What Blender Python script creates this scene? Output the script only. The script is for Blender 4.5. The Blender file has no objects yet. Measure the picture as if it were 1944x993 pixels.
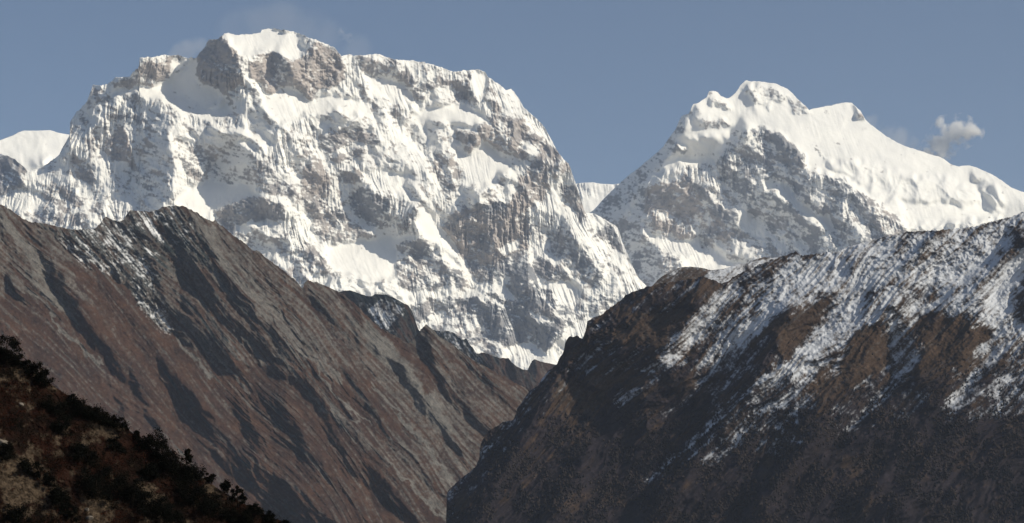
import bpy, math
import numpy as np
from mathutils import Vector

# ------------------------------------------------------------------ camera, light, exposure
PW, PH = 1944.0, 993.0
CX, CY = PW / 2, PH / 2
HFOV = math.radians(24.0)
FPX = CX / math.tan(HFOV / 2)
PITCH = math.radians(9.0)

scn = bpy.context.scene
cam_data = bpy.data.cameras.new("camera")
cam_data.sensor_fit = 'HORIZONTAL'
cam_data.angle = HFOV
cam_data.clip_start = 1.0
cam_data.clip_end = 120000.0
cam = bpy.data.objects.new("camera", cam_data)
scn.collection.objects.link(cam)
cam.location = (0, 0, 0)
cam.rotation_euler = (math.radians(90) + PITCH, 0, 0)
scn.camera = cam

SUN_EL = math.radians(35.0)
SUN_AZ = math.radians(71.0)      # towards the right of straight behind the camera
LX = math.cos(SUN_EL) * math.sin(SUN_AZ)
LY = -math.cos(SUN_EL) * math.cos(SUN_AZ)
LZ = math.sin(SUN_EL)
world = bpy.data.worlds.new("World")
scn.world = world
world.use_nodes = True
wn = world.node_tree.nodes
wl = world.node_tree.links
bg = wn['Background']
sky = wn.new('ShaderNodeTexSky')
sky.sky_type = 'NISHITA'
sky.sun_disc = False
sky.sun_elevation = SUN_EL
sky.sun_rotation = math.atan2(LX, LY)
sky.altitude = 2500.0
sky.air_density = 1.0
sky.dust_density = 1.3
sky.ozone_density = 1.0
wl.new(sky.outputs[0], bg.inputs[0])
bg.inputs[1].default_value = 0.079
sun_data = bpy.data.lights.new("sun", 'SUN')
sun_data.energy = 5.0
sun_data.angle = math.radians(0.5)
sun_data.color = (1.0, 0.91, 0.735)
sun = bpy.data.objects.new("sun", sun_data)
scn.collection.objects.link(sun)
sun.rotation_euler = Vector((LX, LY, LZ)).to_track_quat('Z', 'Y').to_euler()
scn.view_settings.view_transform = 'Standard'
scn.view_settings.look = 'None'
scn.view_settings.exposure = -0.05
scn.view_settings.gamma = 1.0
scn.cycles.volume_bounces = 8
scn.cycles.volume_step_rate = 1.0

# ------------------------------------------------------------------ numpy helpers
RS = np.random.RandomState(7)
PERM = np.concatenate([RS.permutation(256)] * 3).astype(np.int32)
ANG = RS.rand(256) * 2 * np.pi
GX, GY = np.cos(ANG).astype(np.float32), np.sin(ANG).astype(np.float32)

def perlin(x, y, seed=0):
    x = np.asarray(x, np.float32) + seed * 17.31
    y = np.asarray(y, np.float32) + seed * 9.77
    xi = np.floor(x).astype(np.int32); yi = np.floor(y).astype(np.int32)
    xf = x - xi; yf = y - yi
    xi &= 255; yi &= 255
    u = xf * xf * xf * (xf * (xf * 6 - 15) + 10); v = yf * yf * yf * (yf * (yf * 6 - 15) + 10)
    def g(ix, iy, dx, dy):
        h = PERM[PERM[ix] + iy]
        return GX[h] * dx + GY[h] * dy
    a = g(xi, yi, xf, yf); b = g(xi + 1, yi, xf - 1, yf)
    c = g(xi, yi + 1, xf, yf - 1); d = g(xi + 1, yi + 1, xf - 1, yf - 1)
    return ((a + u * (b - a)) + v * ((c + u * (d - c)) - (a + u * (b - a)))) * 1.5

def fbm(x, y, lam, octs, seed=0, gain=0.5, sx=1.0, sy=1.0):
    o = 0; a = 1.0
    x = x / sx; y = y / sy
    for k in range(octs):
        o = o + a * perlin(x / lam, y / lam, seed + k * 3.1)
        x, y = 0.82 * x - 0.57 * y, 0.57 * x + 0.82 * y
        a *= gain; lam /= 2.03
    return o

def ridged(x, y, lam, octs, seed=0, gain=0.5, sx=1.0, sy=1.0):
    o = 0; a = 1.0; w = 1.0
    for k in range(octs):
        n = 1 - 2.0 * np.abs(perlin(x / (lam * sx), y / (lam * sy), seed + k * 3.1))
        o = o + a * n * w
        w = np.clip(n * 0.6 + 0.6, 0.2, 1.2)
        a *= gain; lam /= 2.03
    return o

def inpoly(poly, X, Y):
    poly = np.asarray(poly, np.float32)
    m = np.zeros(X.shape, bool)
    x0, y0 = poly.min(0); x1, y1 = poly.max(0)
    box = (X >= x0) & (X <= x1) & (Y >= y0) & (Y <= y1)
    idx = np.nonzero(box)
    px = X[idx]; py = Y[idx]
    ins = np.zeros(px.shape, bool)
    n = len(poly)
    for i in range(n):
        ax, ay = poly[i]; bx, by = poly[(i + 1) % n]
        if ay == by: continue
        c = ((ay > py) != (by > py)) & (px < (bx - ax) * (py - ay) / (by - ay) + ax)
        ins ^= c
    m[idx] = ins
    return m

def polyline_dist(pts, X, Y):
    d = np.full(X.shape, 1e9, np.float32)
    for (ax, ay), (bx, by) in zip(pts[:-1], pts[1:]):
        vx, vy = bx - ax, by - ay
        t = np.clip(((X - ax) * vx + (Y - ay) * vy) / (vx * vx + vy * vy), 0, 1)
        d = np.minimum(d, np.hypot(X - ax - t * vx, Y - ay - t * vy))
    return d

def blur(a, r):
    r = int(round(r))
    if r < 1: return a
    for _ in range(2):
        for ax in (0, 1):
            p = np.pad(a, [(r + 1, r) if k == ax else (0, 0) for k in (0, 1)], mode='edge')
            c = np.cumsum(p, axis=ax, dtype=np.float64)
            n = a.shape[ax]
            hi = np.take(c, np.arange(2 * r + 1, 2 * r + 1 + n), axis=ax)
            lo = np.take(c, np.arange(0, n), axis=ax)
            a = ((hi - lo) / (2 * r + 1)).astype(np.float32)
    return a

def poisson(gx, gy):
    H, W = gx.shape
    sx = np.zeros((H, W + 1)); sx[:, 1:W] = .5 * (gx[:, 1:] + gx[:, :-1])
    sy = np.zeros((H + 1, W)); sy[1:H, :] = .5 * (gy[1:, :] + gy[:-1, :])
    d = np.diff(sx, axis=1) + np.diff(sy, axis=0)
    d = np.concatenate([d, d[:, ::-1]], 1); d = np.concatenate([d, d[::-1]], 0)
    F = np.fft.rfft2(d)
    kx = np.arange(F.shape[1]); ky = np.arange(F.shape[0])
    ev = (2 * np.cos(np.pi * kx / W) - 2)[None, :] + (2 * np.cos(np.pi * ky / H) - 2)[:, None]
    ev[0, 0] = 1
    F /= ev; F[0, 0] = 0
    return np.fft.irfft2(F, s=d.shape)[:H, :W].astype(np.float32)

def sample(a, fx, fy):
    H, W = a.shape
    fx = np.clip(fx, 0, W - 1.001); fy = np.clip(fy, 0, H - 1.001)
    ix = fx.astype(np.int32); iy = fy.astype(np.int32)
    tx = (fx - ix).astype(np.float32); ty = (fy - iy).astype(np.float32)
    return (a[iy, ix] * (1 - tx) + a[iy, ix + 1] * tx) * (1 - ty) + (a[iy + 1, ix] * (1 - tx) + a[iy + 1, ix + 1] * tx) * ty

def lic(noise, dx, dy, n, step=1.0):
    """smear noise along a direction field: flutes, gullies and talus streaks follow the fall line"""
    H, W = noise.shape
    L = np.hypot(dx, dy) + 1e-6
    dx = dx / L * step; dy = dy / L * step
    yy, xx = np.meshgrid(np.arange(H), np.arange(W), indexing='ij')
    acc = noise.copy()
    for sgn in (1, -1):
        x = xx.astype(np.float32); y = yy.astype(np.float32)
        for k in range(n):
            ix = np.clip(x, 0, W - 1).astype(np.int32); iy = np.clip(y, 0, H - 1).astype(np.int32)
            x = x + sgn * dx[iy, ix]; y = y + sgn * dy[iy, ix]
            ix = np.clip(x, 0, W - 1).astype(np.int32); iy = np.clip(y, 0, H - 1).astype(np.int32)
            acc += noise[iy, ix] * (1 - k / n)
    acc -= acc.mean()
    return acc / acc.std()

def band(shape, lam, seed):
    """white noise limited to about one wavelength (in cells)"""
    r = np.random.RandomState(seed)
    a = r.randn(*shape).astype(np.float32)
    a = blur(a, lam / 4) - blur(a, lam / 1.3) if lam >= 3 else a
    return a / a.std()

def sstep(x, a, b):
    t = np.clip((x - a) / (b - a), 0, 1)
    return t * t * (3 - 2 * t)

def to_world(u, v, Y):
    """a point seen at photo pixel (u, v) at depth Y in front of the camera"""
    x = (u - CX) / FPX * Y
    h = (CY - v) / FPX * Y
    c, s = math.cos(PITCH), math.sin(PITCH)
    return np.stack([x, Y * c - h * s, Y * s + h * c], -1)

# ------------------------------------------------------------------ terrain canvas
class Canvas:
    def __init__(self, u0, u1, v0, v1, step, warp=(5, 2.5, 1.2), seed=0, lit=(-0.3, 0.0), finger=None):
        self.step = step; self.u0 = u0; self.v0 = v0; self.u1 = u1; self.v1 = v1; self.seed = seed
        self.U, self.V = np.meshgrid(np.arange(u0, u1, step, dtype=np.float32), np.arange(v0, v1, step, dtype=np.float32))
        U, V = self.U, self.V
        self.Uw = U + warp[0] * perlin(U / 34, V / 34, seed + 1) + warp[1] * perlin(U / 13, V / 13, seed + 2) + warp[2] * perlin(U / 5, V / 5, seed + 3)
        self.Vw = V + warp[0] * perlin(U / 34, V / 34, seed + 5) + warp[1] * perlin(U / 13, V / 13, seed + 6) + warp[2] * perlin(U / 5, V / 5, seed + 7)
        if finger:
            amp, ang = finger; ca, sa = math.cos(math.radians(ang)), math.sin(math.radians(ang))
            ac = -U * sa + V * ca; al = U * ca + V * sa
            off = amp * (1.1 * perlin(ac / 13, al / 90, seed + 21) + 0.9 * perlin(ac / 5.5, al / 45, seed + 22))
            lat = 0.16 * amp * perlin(al / 22, ac / 30, seed + 23)
            self.Uw = self.Uw + off * ca - lat * sa; self.Vw = self.Vw + off * sa + lat * ca
        z = np.zeros(U.shape, np.float32)
        self.f = dict(gx=z + lit[0], gy=z + lit[1], rock=z.copy(), flute=z + 1.0, rough=z + 1.0, tint=z + 0.5, snow=z.copy(), grey=z.copy(), dark=z.copy())
    def paint(self, poly, soft=0, **kw):
        m = inpoly(poly, self.Uw, self.Vw)
        if soft:
            w = blur(m.astype(np.float32), soft / self.step)
            for k, val in kw.items(): self.f[k] = self.f[k] * (1 - w) + val * w
        else:
            for k, val in kw.items(): self.f[k][m] = val
    def streak(self, pts, width, **kw):
        d = polyline_dist(pts, self.Uw, self.Vw)
        w = 1 - sstep(d, width * 0.4, width)
        for k, val in kw.items(): self.f[k] = self.f[k] * (1 - w) + val * w
    def ridge(self, pts, width, amp):
        X, Y = self.Uw, self.Vw
        best = np.full(X.shape, 1e9, np.float32); nx = np.zeros(X.shape, np.float32); ny = nx.copy()
        for (ax, ay), (bx, by) in zip(pts[:-1], pts[1:]):
            vx, vy = bx - ax, by - ay
            t = np.clip(((X - ax) * vx + (Y - ay) * vy) / (vx * vx + vy * vy), 0, 1)
            ex, ey = ax + t * vx - X, ay + t * vy - Y
            d = np.hypot(ex, ey); m = d < best
            best = np.where(m, d, best); nx = np.where(m, ex, nx); ny = np.where(m, ey, ny)
        w = amp * np.clip(1 - best / width, 0, 1) ** 0.6 / (best + 1.0)
        self.f['gx'] = self.f['gx'] + (nx * w).astype(np.float32); self.f['gy'] = self.f['gy'] + (ny * w).astype(np.float32)
    def at(self, a, u, v):
        return sample(a, (u - self.u0) / self.step, (v - self.v0) / self.step)

def crest_line(pts, us, jag=0.0, seed=0):
    p = np.array(pts, np.float32)
    v = np.interp(us, p[:, 0], p[:, 1])
    if jag:
        v = v - jag * (np.abs(perlin(us / 9, us * 0 + seed)) * 1.2 + 0.9 * np.abs(perlin(us / 3.7, us * 0 + seed + 5)) - 0.6)
    return v

COL = scn.collection
def set_props(o, kind=None, label=None, category=None, group=None):
    if kind: o['kind'] = kind
    if label: o['label'] = label
    if category: o['category'] = category
    if group: o['group'] = group
    return o

def make_mesh(name, verts, quads, attrs=None, mat=None, smooth=True, tris=None):
    me = bpy.data.meshes.new(name)
    nv = len(verts)
    faces = quads if tris is None else tris
    k = faces.shape[1]; nf = len(faces)
    me.vertices.add(nv); me.vertices.foreach_set('co', np.asarray(verts, np.float32).ravel())
    me.loops.add(nf * k); me.loops.foreach_set('vertex_index', faces.astype(np.int32).ravel())
    me.polygons.add(nf)
    me.polygons.foreach_set('loop_start', np.arange(0, nf * k, k, dtype=np.int32))
    me.polygons.foreach_set('use_smooth', np.full(nf, smooth, bool))
    for n, a in (attrs or {}).items():
        at = me.attributes.new(n, 'FLOAT', 'POINT'); at.data.foreach_set('value', np.asarray(a, np.float32).ravel())
    me.update(); me.validate()
    o = bpy.data.objects.new(name, me); COL.objects.link(o)
    if mat: me.materials.append(mat)
    return o

def grid_quads(R, C):
    i = np.arange(R * C).reshape(R, C)
    return np.stack([i[:-1, :-1], i[1:, :-1], i[1:, 1:], i[:-1, 1:]], -1).reshape(-1, 4)

def build_terrain(name, cv, crest, depth, attrs, mat, jag=1.0, vbot=None, back=(160, 150), nback=6, floor=-120.0, step=None):
    """a mountainside: front surface from the canvas, a real far side behind the crest, a skirt down to the valley floor"""
    step = step or cv.step
    us = np.arange(cv.u0 + 1, cv.u1 - 1, step, dtype=np.float32)
    vt = crest_line(crest, us, jag, cv.seed + 0.5)
    vbot = vbot or cv.v1 - 1
    vt = np.minimum(vt, vbot - 2)
    rows = int((vbot - vt.min()) / step) + 1
    t = np.linspace(0, 1, rows, dtype=np.float32)
    t = t[:, None]
    V = vt[None, :] + t * (vbot - vt[None, :])
    Ug = np.repeat(us[None, :], rows, 0)
    Y = cv.at(depth, Ug, V)
    P = to_world(Ug, V, Y)
    A = {k: cv.at(a, Ug, V) for k, a in attrs.items()}
    # far side
    top = P[0]
    bk = []
    for k in range(nback, 0, -1):
        q = top.copy()
        n = perlin(us / 30 + k * 3.3, us * 0 + k) + .5 * perlin(us / 11 + k * 3.3, us * 0 + k)
        q[:, 1] += back[0] * k * (1 + .3 * n)
        q[:, 2] -= back[1] * k * (1 + .3 * n) * (0.6 + 0.12 * k)
        q[:, 2] = np.maximum(q[:, 2], floor)
        bk.append(q)
    # skirt
    sk = []
    last = P[-1]
    for k in (0.34, 0.67, 1.0):
        q = last.copy()
        dz = (last[:, 2] - floor) * k
        q[:, 2] -= dz; q[:, 1] -= np.abs(dz) * 0.7
        sk.append(q)
    allP = np.concatenate([np.stack(bk), P, np.stack(sk)], 0)
    at = {k: np.concatenate([np.repeat(a[:1], nback, 0), a, np.repeat(a[-1:], 3, 0)], 0) for k, a in A.items()}
    R, C = allP.shape[:2]
    o = make_mesh(name, allP.reshape(-1, 3), grid_quads(R, C), at, mat)
    return o

# ------------------------------------------------------------------ materials
def new_mat(name):
    m = bpy.data.materials.new(name); m.use_nodes = True
    return m, m.node_tree.nodes, m.node_tree.links
def attr(N, n):
    a = N.new('ShaderNodeAttribute'); a.attribute_name = n; return a.outputs['Fac']
def mixc(N, L, f, a, b):
    m = N.new('ShaderNodeMix'); m.data_type = 'RGBA'
    for s, x in ((0, f), (6, a), (7, b)):
        if isinstance(x, (tuple, list)): m.inputs[s].default_value = (*x, 1) if len(x) == 3 else x
        elif isinstance(x, (int, float)): m.inputs[s].default_value = x
        else: L.new(x, m.inputs[s])
    return m.outputs[2]
def ntex(N, L, scale, detail=5, rough=0.6, stretch=None):
    tc = N.new('ShaderNodeTexCoord'); n = N.new('ShaderNodeTexNoise')
    src = tc.outputs['Object']
    if stretch:
        mp = N.new('ShaderNodeMapping'); mp.inputs['Scale'].default_value = stretch; L.new(src, mp.inputs[0]); src = mp.outputs[0]
    L.new(src, n.inputs['Vector']); n.inputs['Scale'].default_value = scale
    n.inputs['Detail'].default_value = detail; n.inputs['Roughness'].default_value = rough
    return n.outputs[0]
def ramp(N, L, src, a, b, lo=0.0, hi=1.0):
    r = N.new('ShaderNodeMapRange'); L.new(src, r.inputs[0])
    r.inputs[1].default_value = a; r.inputs[2].default_value = b; r.inputs[3].default_value = lo; r.inputs[4].default_value = hi
    return r.outputs[0]

def snow_peak_material(name, rock_shaded, rock_lit, scale):
    m, N, L = new_mat(name)
    b = N['Principled BSDF']
    n1 = ntex(N, L, scale * 6, 6, 0.65)
    n2 = ntex(N, L, scale * 1.2, 4, 0.5)
    rock = mixc(N, L, attr(N, 'tint'), rock_shaded, rock_lit)  # shade painted into the rock: low tint gives the shaded colour, high the lit
    var = ramp(N, L, n1, 0.3, 0.7, 0.72, 1.25)
    mul = N.new('ShaderNodeVectorMath'); mul.operation = 'SCALE'; L.new(rock, mul.inputs[0]); L.new(var, mul.inputs['Scale'])
    sn = mixc(N, L, ramp(N, L, n2, 0.35, 0.65), (0.80, 0.795, 0.775), (0.88, 0.87, 0.835))
    c = mixc(N, L, attr(N, 'rock'), sn, mul.outputs[0])
    L.new(c, b.inputs['Base Color']); b.inputs['Roughness'].default_value = 0.8
    bp = N.new('ShaderNodeBump'); bp.inputs['Strength'].default_value = 0.55; bp.inputs['Distance'].default_value = 5.0
    L.new(ntex(N, L, 0.035, 7, 0.72), bp.inputs['Height']); L.new(bp.outputs[0], b.inputs['Normal'])
    b.inputs['Specular IOR Level'].default_value = 0.15
    return m

def hill_material(name, brown, grey, dark, snow, scale):
    m, N, L = new_mat(name)
    b = N['Principled BSDF']
    n1 = ntex(N, L, scale * 14, 9, 0.78)
    n2 = ntex(N, L, scale, 5, 0.6)
    br = mixc(N, L, ramp(N, L, n2, 0.35, 0.65), brown[0], brown[1])
    c = mixc(N, L, attr(N, 'grey'), br, grey)
    c = mixc(N, L, attr(N, 'dark'), c, dark)
    mul = N.new('ShaderNodeVectorMath'); mul.operation = 'SCALE'; L.new(c, mul.inputs[0]); L.new(ramp(N, L, n1, 0.3, 0.7, 0.5, 1.5), mul.inputs['Scale'])
    n3 = ntex(N, L, scale * 3.2, 8, 0.72)
    mul2 = N.new('ShaderNodeVectorMath'); mul2.operation = 'SCALE'; L.new(mul.outputs[0], mul2.inputs[0]); L.new(ramp(N, L, n3, 0.3, 0.7, 0.6, 1.4), mul2.inputs['Scale'])
    c = mixc(N, L, attr(N, 'snow'), mul2.outputs[0], snow)
    L.new(c, b.inputs['Base Color']); b.inputs['Roughness'].default_value = 0.95
    b.inputs['Specular IOR Level'].default_value = 0.08
    return m

# ------------------------------------------------------------------ high snow mountains
def sculpt_snow(cv, Yc, slope, tilt=0.0, vref=100, uref=500, flute_amp=1.0, rough_amp=1.0, mac=1.0):
    f = cv.f; U, V, s = cv.U, cv.V, cv.step
    gx = blur(f['gx'], 1.5); gy = blur(f['gy'], 1.5)
    R = poisson(gx, gy) * s          # photo px
    R *= mac
    rough = blur(f['rough'], 3); flute = blur(f['flute'], 3)
    det = 0
    Ud, Vd = U + 8 * perlin(U / 40, V / 40, cv.seed + 18), V + 8 * perlin(U / 40, V / 40, cv.seed + 19)
    for lam, a in ((120, 13.0), (60, 8.5), (30, 4.6), (16, 2.4)):
        det = det + a * 0.75 * ridged(0.94 * Ud + 0.34 * Vd, -0.34 * Ud + 0.94 * Vd, lam, 1, cv.seed + lam, sy=1.5)
        det = det + a * 0.75 * ridged(0.8 * Ud - 0.6 * Vd, 0.6 * Ud + 0.8 * Vd, lam * 0.9, 1, cv.seed + lam + 7, sy=1.9)
    R = R + det * rough_amp * np.clip(rough, 0.05, 1.6)
    # fall line field
    def fall(R):
        Rb = blur(R, 5)
        ry, rx = np.gradient(Rb, s)
        # surface depth y = y0 - R - slope*v ; normal ~ (-dy/dx, 1, dy/dz)
        nx = -rx * -1.0; nzc = slope + ry
        nx = -rx
        L = np.sqrt(nx * nx + 1 + nzc * nzc)
        nx = nx / L; nz = nzc / L
        return nz * nx, 1 - nz * nz
    dx, dy = fall(R)
    fl = 0
    for lam, n, a in ((13, 26, 1.9), (7, 28, 1.7), (3.8, 24, 1.1)):
        q = lic(band(U.shape, lam / s, int(lam * 10) + int(cv.seed)), dx, dy, n, 1.5 if lam > 5 else 1.0)
        fl = fl + a * (0.9 - np.abs(q))
    patch = sstep(fbm(U, V, 80, 2, cv.seed + 40), -0.35, 0.35)
    R = R + fl * np.clip(flute * 1.2 - 0.35, 0.12, 3) * flute_amp * (0.3 + 0.7 * patch)
    chop = ridged(0.9 * Ud + 0.4 * Vd, -0.4 * Ud + 0.9 * Vd, 15, 4, cv.seed + 60, gain=0.62, sy=0.75)
    R = R + chop * 1.25 * np.clip(rough, 0.06, 1.8) * rough_amp * (0.5 + f['rock'])
    # crags on rock
    R = R + np.clip(f['rock'], 0, 1) * (1.5 * ridged(U, V + 0.3 * U, 9, 3, cv.seed + 80, gain=0.65, sx=1.5, sy=0.8))
    ry, rx = np.gradient(R, s)
    up = (slope + ry) - blur(slope + ry, 8)
    p = 0.55 * f['rock'] + 0.45 * blur(f['rock'], 5)
    bed = V - 0.28 * U + 5 * perlin(U / 60, V / 60, cv.seed + 12)
    n = fbm(U, V, 26, 4, cv.seed + 90, 0.65) * 0.55 + fbm(U, V, 6, 3, cv.seed + 91, 0.7) * 0.42 + fbm(U, bed, 7, 3, cv.seed + 95, 0.65, sx=4.0, sy=1.0) * 0.42
    steep = np.clip(blur(np.hypot(rx, ry), 2), 0, 3)
    rk = (p - 0.5) * 1.5 + n * 1.25 - np.clip(up, -1.6, 1.6) * 0.26 * np.where(p > 0.05, 1, 0.4) + (steep - 0.8) * 0.26 * np.clip(rough, 0, 1) - 0.04 * rx * 0
    rock = 0.93 * sstep(rk, -0.2, 0.3)
    m = Yc / FPX
    depth = Yc + (slope * (vref - V) + tilt * (U - uref) - R) * m
    tint = np.clip(f['tint'] + 0.5 * fbm(U, V, 40, 3, cv.seed + 33), 0, 1)
    return depth, dict(rock=rock, tint=tint)

SH = dict(gx=1.1, rough=0.8)
#---- main massif
MAIN_CREST = [(-120,330),(0,292),(12,296),(25,300),(55,325),(80,318),(100,303),(112,295),(120,278),(133,255),(129,238),(145,213),(160,200),(166,190),(170,178),(174,170),(176,160),(190,162),(198,162),(212,154),(218,147),(235,146),(247,145),(252,136),(262,130),(265,122),(263,111),(280,109),(297,108),(310,104),(322,106),(340,104),(352,110),(362,110),(373,110),(378,100),(388,90),(393,80),(396,75),(415,74),(422,68),(425,64),(437,63),(447,66),(470,66),(495,62),(497,56),(512,54),(526,55),(534,57),(547,58),(565,62),(580,69),(590,73),(600,75),(622,85),(636,92),(643,100),(648,106),(662,103),(670,106),(678,105),(700,104),(712,103),(722,104),(745,112),(765,114),(785,115),(805,119),(820,122),(840,128),(855,135),(862,136),(880,134),(898,132),(910,132),(920,137),(928,147),(935,152),(950,162),(960,171),(970,169),(980,180),(988,192),(995,205),(1010,218),(1025,232),(1037,246),(1043,260),(1052,276),(1065,297),(1080,312),(1086,328),(1092,345),(1098,365),(1105,385),(1110,403),(1130,405),(1140,412),(1165,426),(1173,432),(1180,455),(1190,480),(1200,505),(1213,528),(1228,545),(1260,580),(1330,640)]
cv = Canvas(-80, 1320, 40, 800, 1.2, seed=3, lit=(-0.42, 0.05), finger=(4, 75))
cv.f['rock'] += 0.15
P = cv.paint
P([(-80,40),(262,40),(262,125),(247,145),(212,154),(190,162),(182,195),(160,255),(130,275),(112,298),(-80,298)], gx=1.3, gy=0.0, rough=0.4)
# broad facing first, then rock, then snow fields, later entries on top
P([(190,225),(160,255),(135,280),(112,300),(40,325),(0,340),(0,420),(60,430),(250,420),(255,395),(245,360),(240,320),(210,300),(195,270)], gx=-0.15, rock=0.22, flute=1.5)
P([(137,300),(165,305),(185,345),(180,352),(150,340),(138,320)], rock=0.8, gx=0.6)
P([(70,370),(100,370),(130,395),(125,402),(100,395)], rock=0.85, gx=0.3)
P([(95,350),(125,360),(160,385),(150,395),(120,372)], rock=0.7, gx=0.5)
P([(130,400),(165,405),(170,425),(135,432)], rock=0.75, gx=0.5)
P([(172,380),(200,378),(196,408),(175,402)], rock=0.7, gx=0.7)
P([(-80,330),(10,293),(25,300),(52,322),(34,330),(46,355),(28,372),(-80,380)], rock=0.72, gx=0.7)
P([(70,392),(100,405),(130,432),(60,425)], rock=0.6, gx=0.8)
P([(0,375),(40,350),(90,375),(75,400),(20,400)], rock=0.0, gx=-0.6, gy=0.5, rough=0.5)
# left edge in shade
P([(170,178),(180,195),(195,190),(225,178),(210,195),(195,212),(180,228),(160,255),(130,275),(112,300),(118,278),(133,255),(122,235),(150,210)], gx=1.2, rock=0.35, rough=0.5)
# shaded fluted face under the shelf
P([(200,190),(215,178),(235,172),(255,175),(270,185),(300,188),(320,205),(345,215),(335,235),(322,255),(325,300),(332,340),(328,370),(300,402),(270,392),(250,370),(245,340),(250,300),(240,270),(225,260),(200,240),(188,222)], gx=0.45, rock=0.32, flute=1.8)
P([(270,195),(300,200),(318,235),(325,300),(332,350),(327,385),(300,398),(258,385),(247,350),(262,300),(255,240)], gx=1.35, rock=0.3, flute=1.0)
P([(222,238),(240,245),(255,290),(263,312),(250,315),(235,305),(210,303),(195,280),(205,250)], rock=0.9, gx=1.0, tint=0.8)
P([(192,225),(215,225),(222,240),(200,262),(190,245)], gx=-0.5, rock=0.1, flute=2)
# upper left summit
P([(264,125),(280,112),(300,115),(330,110),(325,125),(318,145),(305,157),(290,152),(265,142),(262,130)], rock=0.85, gx=-0.3, gy=-0.4, tint=0.9)
P([(212,152),(250,146),(290,152),(295,163),(270,162),(240,167),(215,167)], rock=0.6, gx=-0.3, gy=-0.3)
P([(172,165),(185,168),(197,175),(187,197),(172,190)], rock=0.65, gx=-0.2)
P([(195,182),(235,165),(300,162),(320,150),(326,138),(332,112),(355,112),(345,125),(325,145),(322,165),(340,180),(370,202),(400,205),(430,192),(445,218),(400,228),(350,213),(300,188),(250,175),(215,177)], rock=-0.2, gx=-0.7, gy=0.7, rough=0.3, flute=0.15)
# summit tower
P([(355,124),(372,112),(374,145),(385,155),(410,165),(428,185),(445,203),(420,192),(400,203),(380,204),(355,191),(330,176),(322,165),(325,145),(335,140),(352,132)], gx=1.5, gy=-0.1, rock=-0.2, rough=0.2, flute=0.1)
P([(373,108),(388,88),(395,74),(420,68),(430,80),(445,90),(450,105),(455,125),(460,150),(470,162),(472,180),(440,188),(425,183),(405,165),(380,155),(372,135)], gx=1.1, gy=-0.6, rock=1.0, tint=0.8, flute=2.2, rough=1.2)
P([(425,172),(470,160),(478,205),(500,225),(542,236),(530,248),(490,232),(430,220)], gx=1.1, gy=0.2, rock=0.2)
P([(472,120),(490,105),(520,95),(545,110),(555,115),(570,105),(600,82),(622,88),(645,105),(655,130),(658,145),(640,160),(620,170),(600,176),(590,187),(570,188),(550,177),(530,167),(510,178),(490,162),(475,150)], rock=0.98, gx=-0.15, gy=-0.65, tint=1.0, flute=0.6)
P([(515,93),(530,98),(545,115),(552,145),(560,165),(592,182),(560,189),(535,172),(520,157),(513,130)], gx=1.3, gy=-0.4, rock=0.8, tint=0.4)
P([(425,60),(500,58),(512,50),(580,68),(560,90),(540,105),(530,93),(500,93),(482,106),(450,102),(444,88)], rock=-0.3, gx=-0.55, gy=0.6, rough=0.3, flute=0.2)
P([(545,95),(570,78),(582,90),(570,107),(550,113),(539,105)], rock=-0.3, gx=-0.5, gy=0.6, rough=0.2, flute=0.2)
P([(465,100),(480,112),(500,108),(492,120),(470,122)], rock=0.15, gx=-0.2)
# snow field right of tower
P([(480,152),(492,152),(505,178),(530,168),(545,163),(562,170),(590,190),(620,178),(660,182),(690,200),(702,222),(640,214),(600,210),(560,226),(530,232),(502,208)], rock=-0.15, gx=-0.65, gy=0.45, rough=0.35, flute=0.5)
P([(475,160),(492,175),(500,205),(515,225),(500,222),(482,200)], rock=0.45, gx=0.8)
P([(588,220),(640,212),(705,222),(712,242),(650,242),(598,247)], rock=0.15, gx=0.2, gy=-0.5, rough=2.0, flute=0.2)
P([(605,255),(640,248),(712,250),(725,265),(690,275),(650,277),(620,292),(605,277)], rock=0.8, gx=0.0, gy=-0.5, tint=0.6, flute=0.4)
P([(610,300),(660,290),(705,285),(690,302),(640,308)], rock=0.7, gx=0.0, gy=-0.4, flute=0.4)
P([(648,326),(670,318),(694,330),(685,347),(655,347)], rock=0.9, gx=0.1, gy=-0.4, tint=0.7)
# crest band to the right
P([(668,108),(700,110),(720,113),(752,120),(752,136),(720,140),(690,136),(680,126)], rock=0.68, gx=0.1, gy=-0.4)
P([(742,143),(775,133),(792,150),(784,167),(760,157)], rock=0.75, gx=0.3, gy=-0.3)
P([(778,182),(790,163),(812,148),(850,153),(862,148),(856,167),(822,167),(806,192),(788,192)], rock=0.78, gx=0.2, gy=-0.4)
P([(790,118),(835,128),(862,140),(858,167),(830,162),(815,140)], rock=0.5, gx=-0.1)
P([(663,148),(690,165),(702,182),(686,194),(668,178)], rock=0.65, gx=1.0)
P([(690,137),(740,150),(770,160),(787,182),(777,202),(742,200),(720,182),(702,162)], rock=-0.1, gx=-0.5, gy=0.3, rough=0.3, flute=0.8)
P([(738,200),(760,194),(772,210),(762,227),(744,222)], rock=0.4, gx=0.9, gy=-0.4)
P([(700,175),(720,200),(740,230),(735,245),(715,225),(698,195)], rock=0.4, gx=-0.8, rough=1.3)
P([(862,148),(880,160),(890,138),(896,145),(894,165),(902,180),(912,187),(907,198),(885,194),(866,190),(861,170)], rock=0.72, gx=0.9, gy=-0.4)
P([(896,135),(918,138),(928,160),(926,178),(908,180),(898,165)], rock=-0.3, gx=-0.9, gy=0.3, rough=0.2, flute=0.5)
P([(780,215),(830,200),(870,196),(920,220),(927,237),(860,229),(800,233),(775,237)], rock=-0.3, gx=-0.55, gy=0.6, rough=0.3, flute=0.1)
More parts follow.
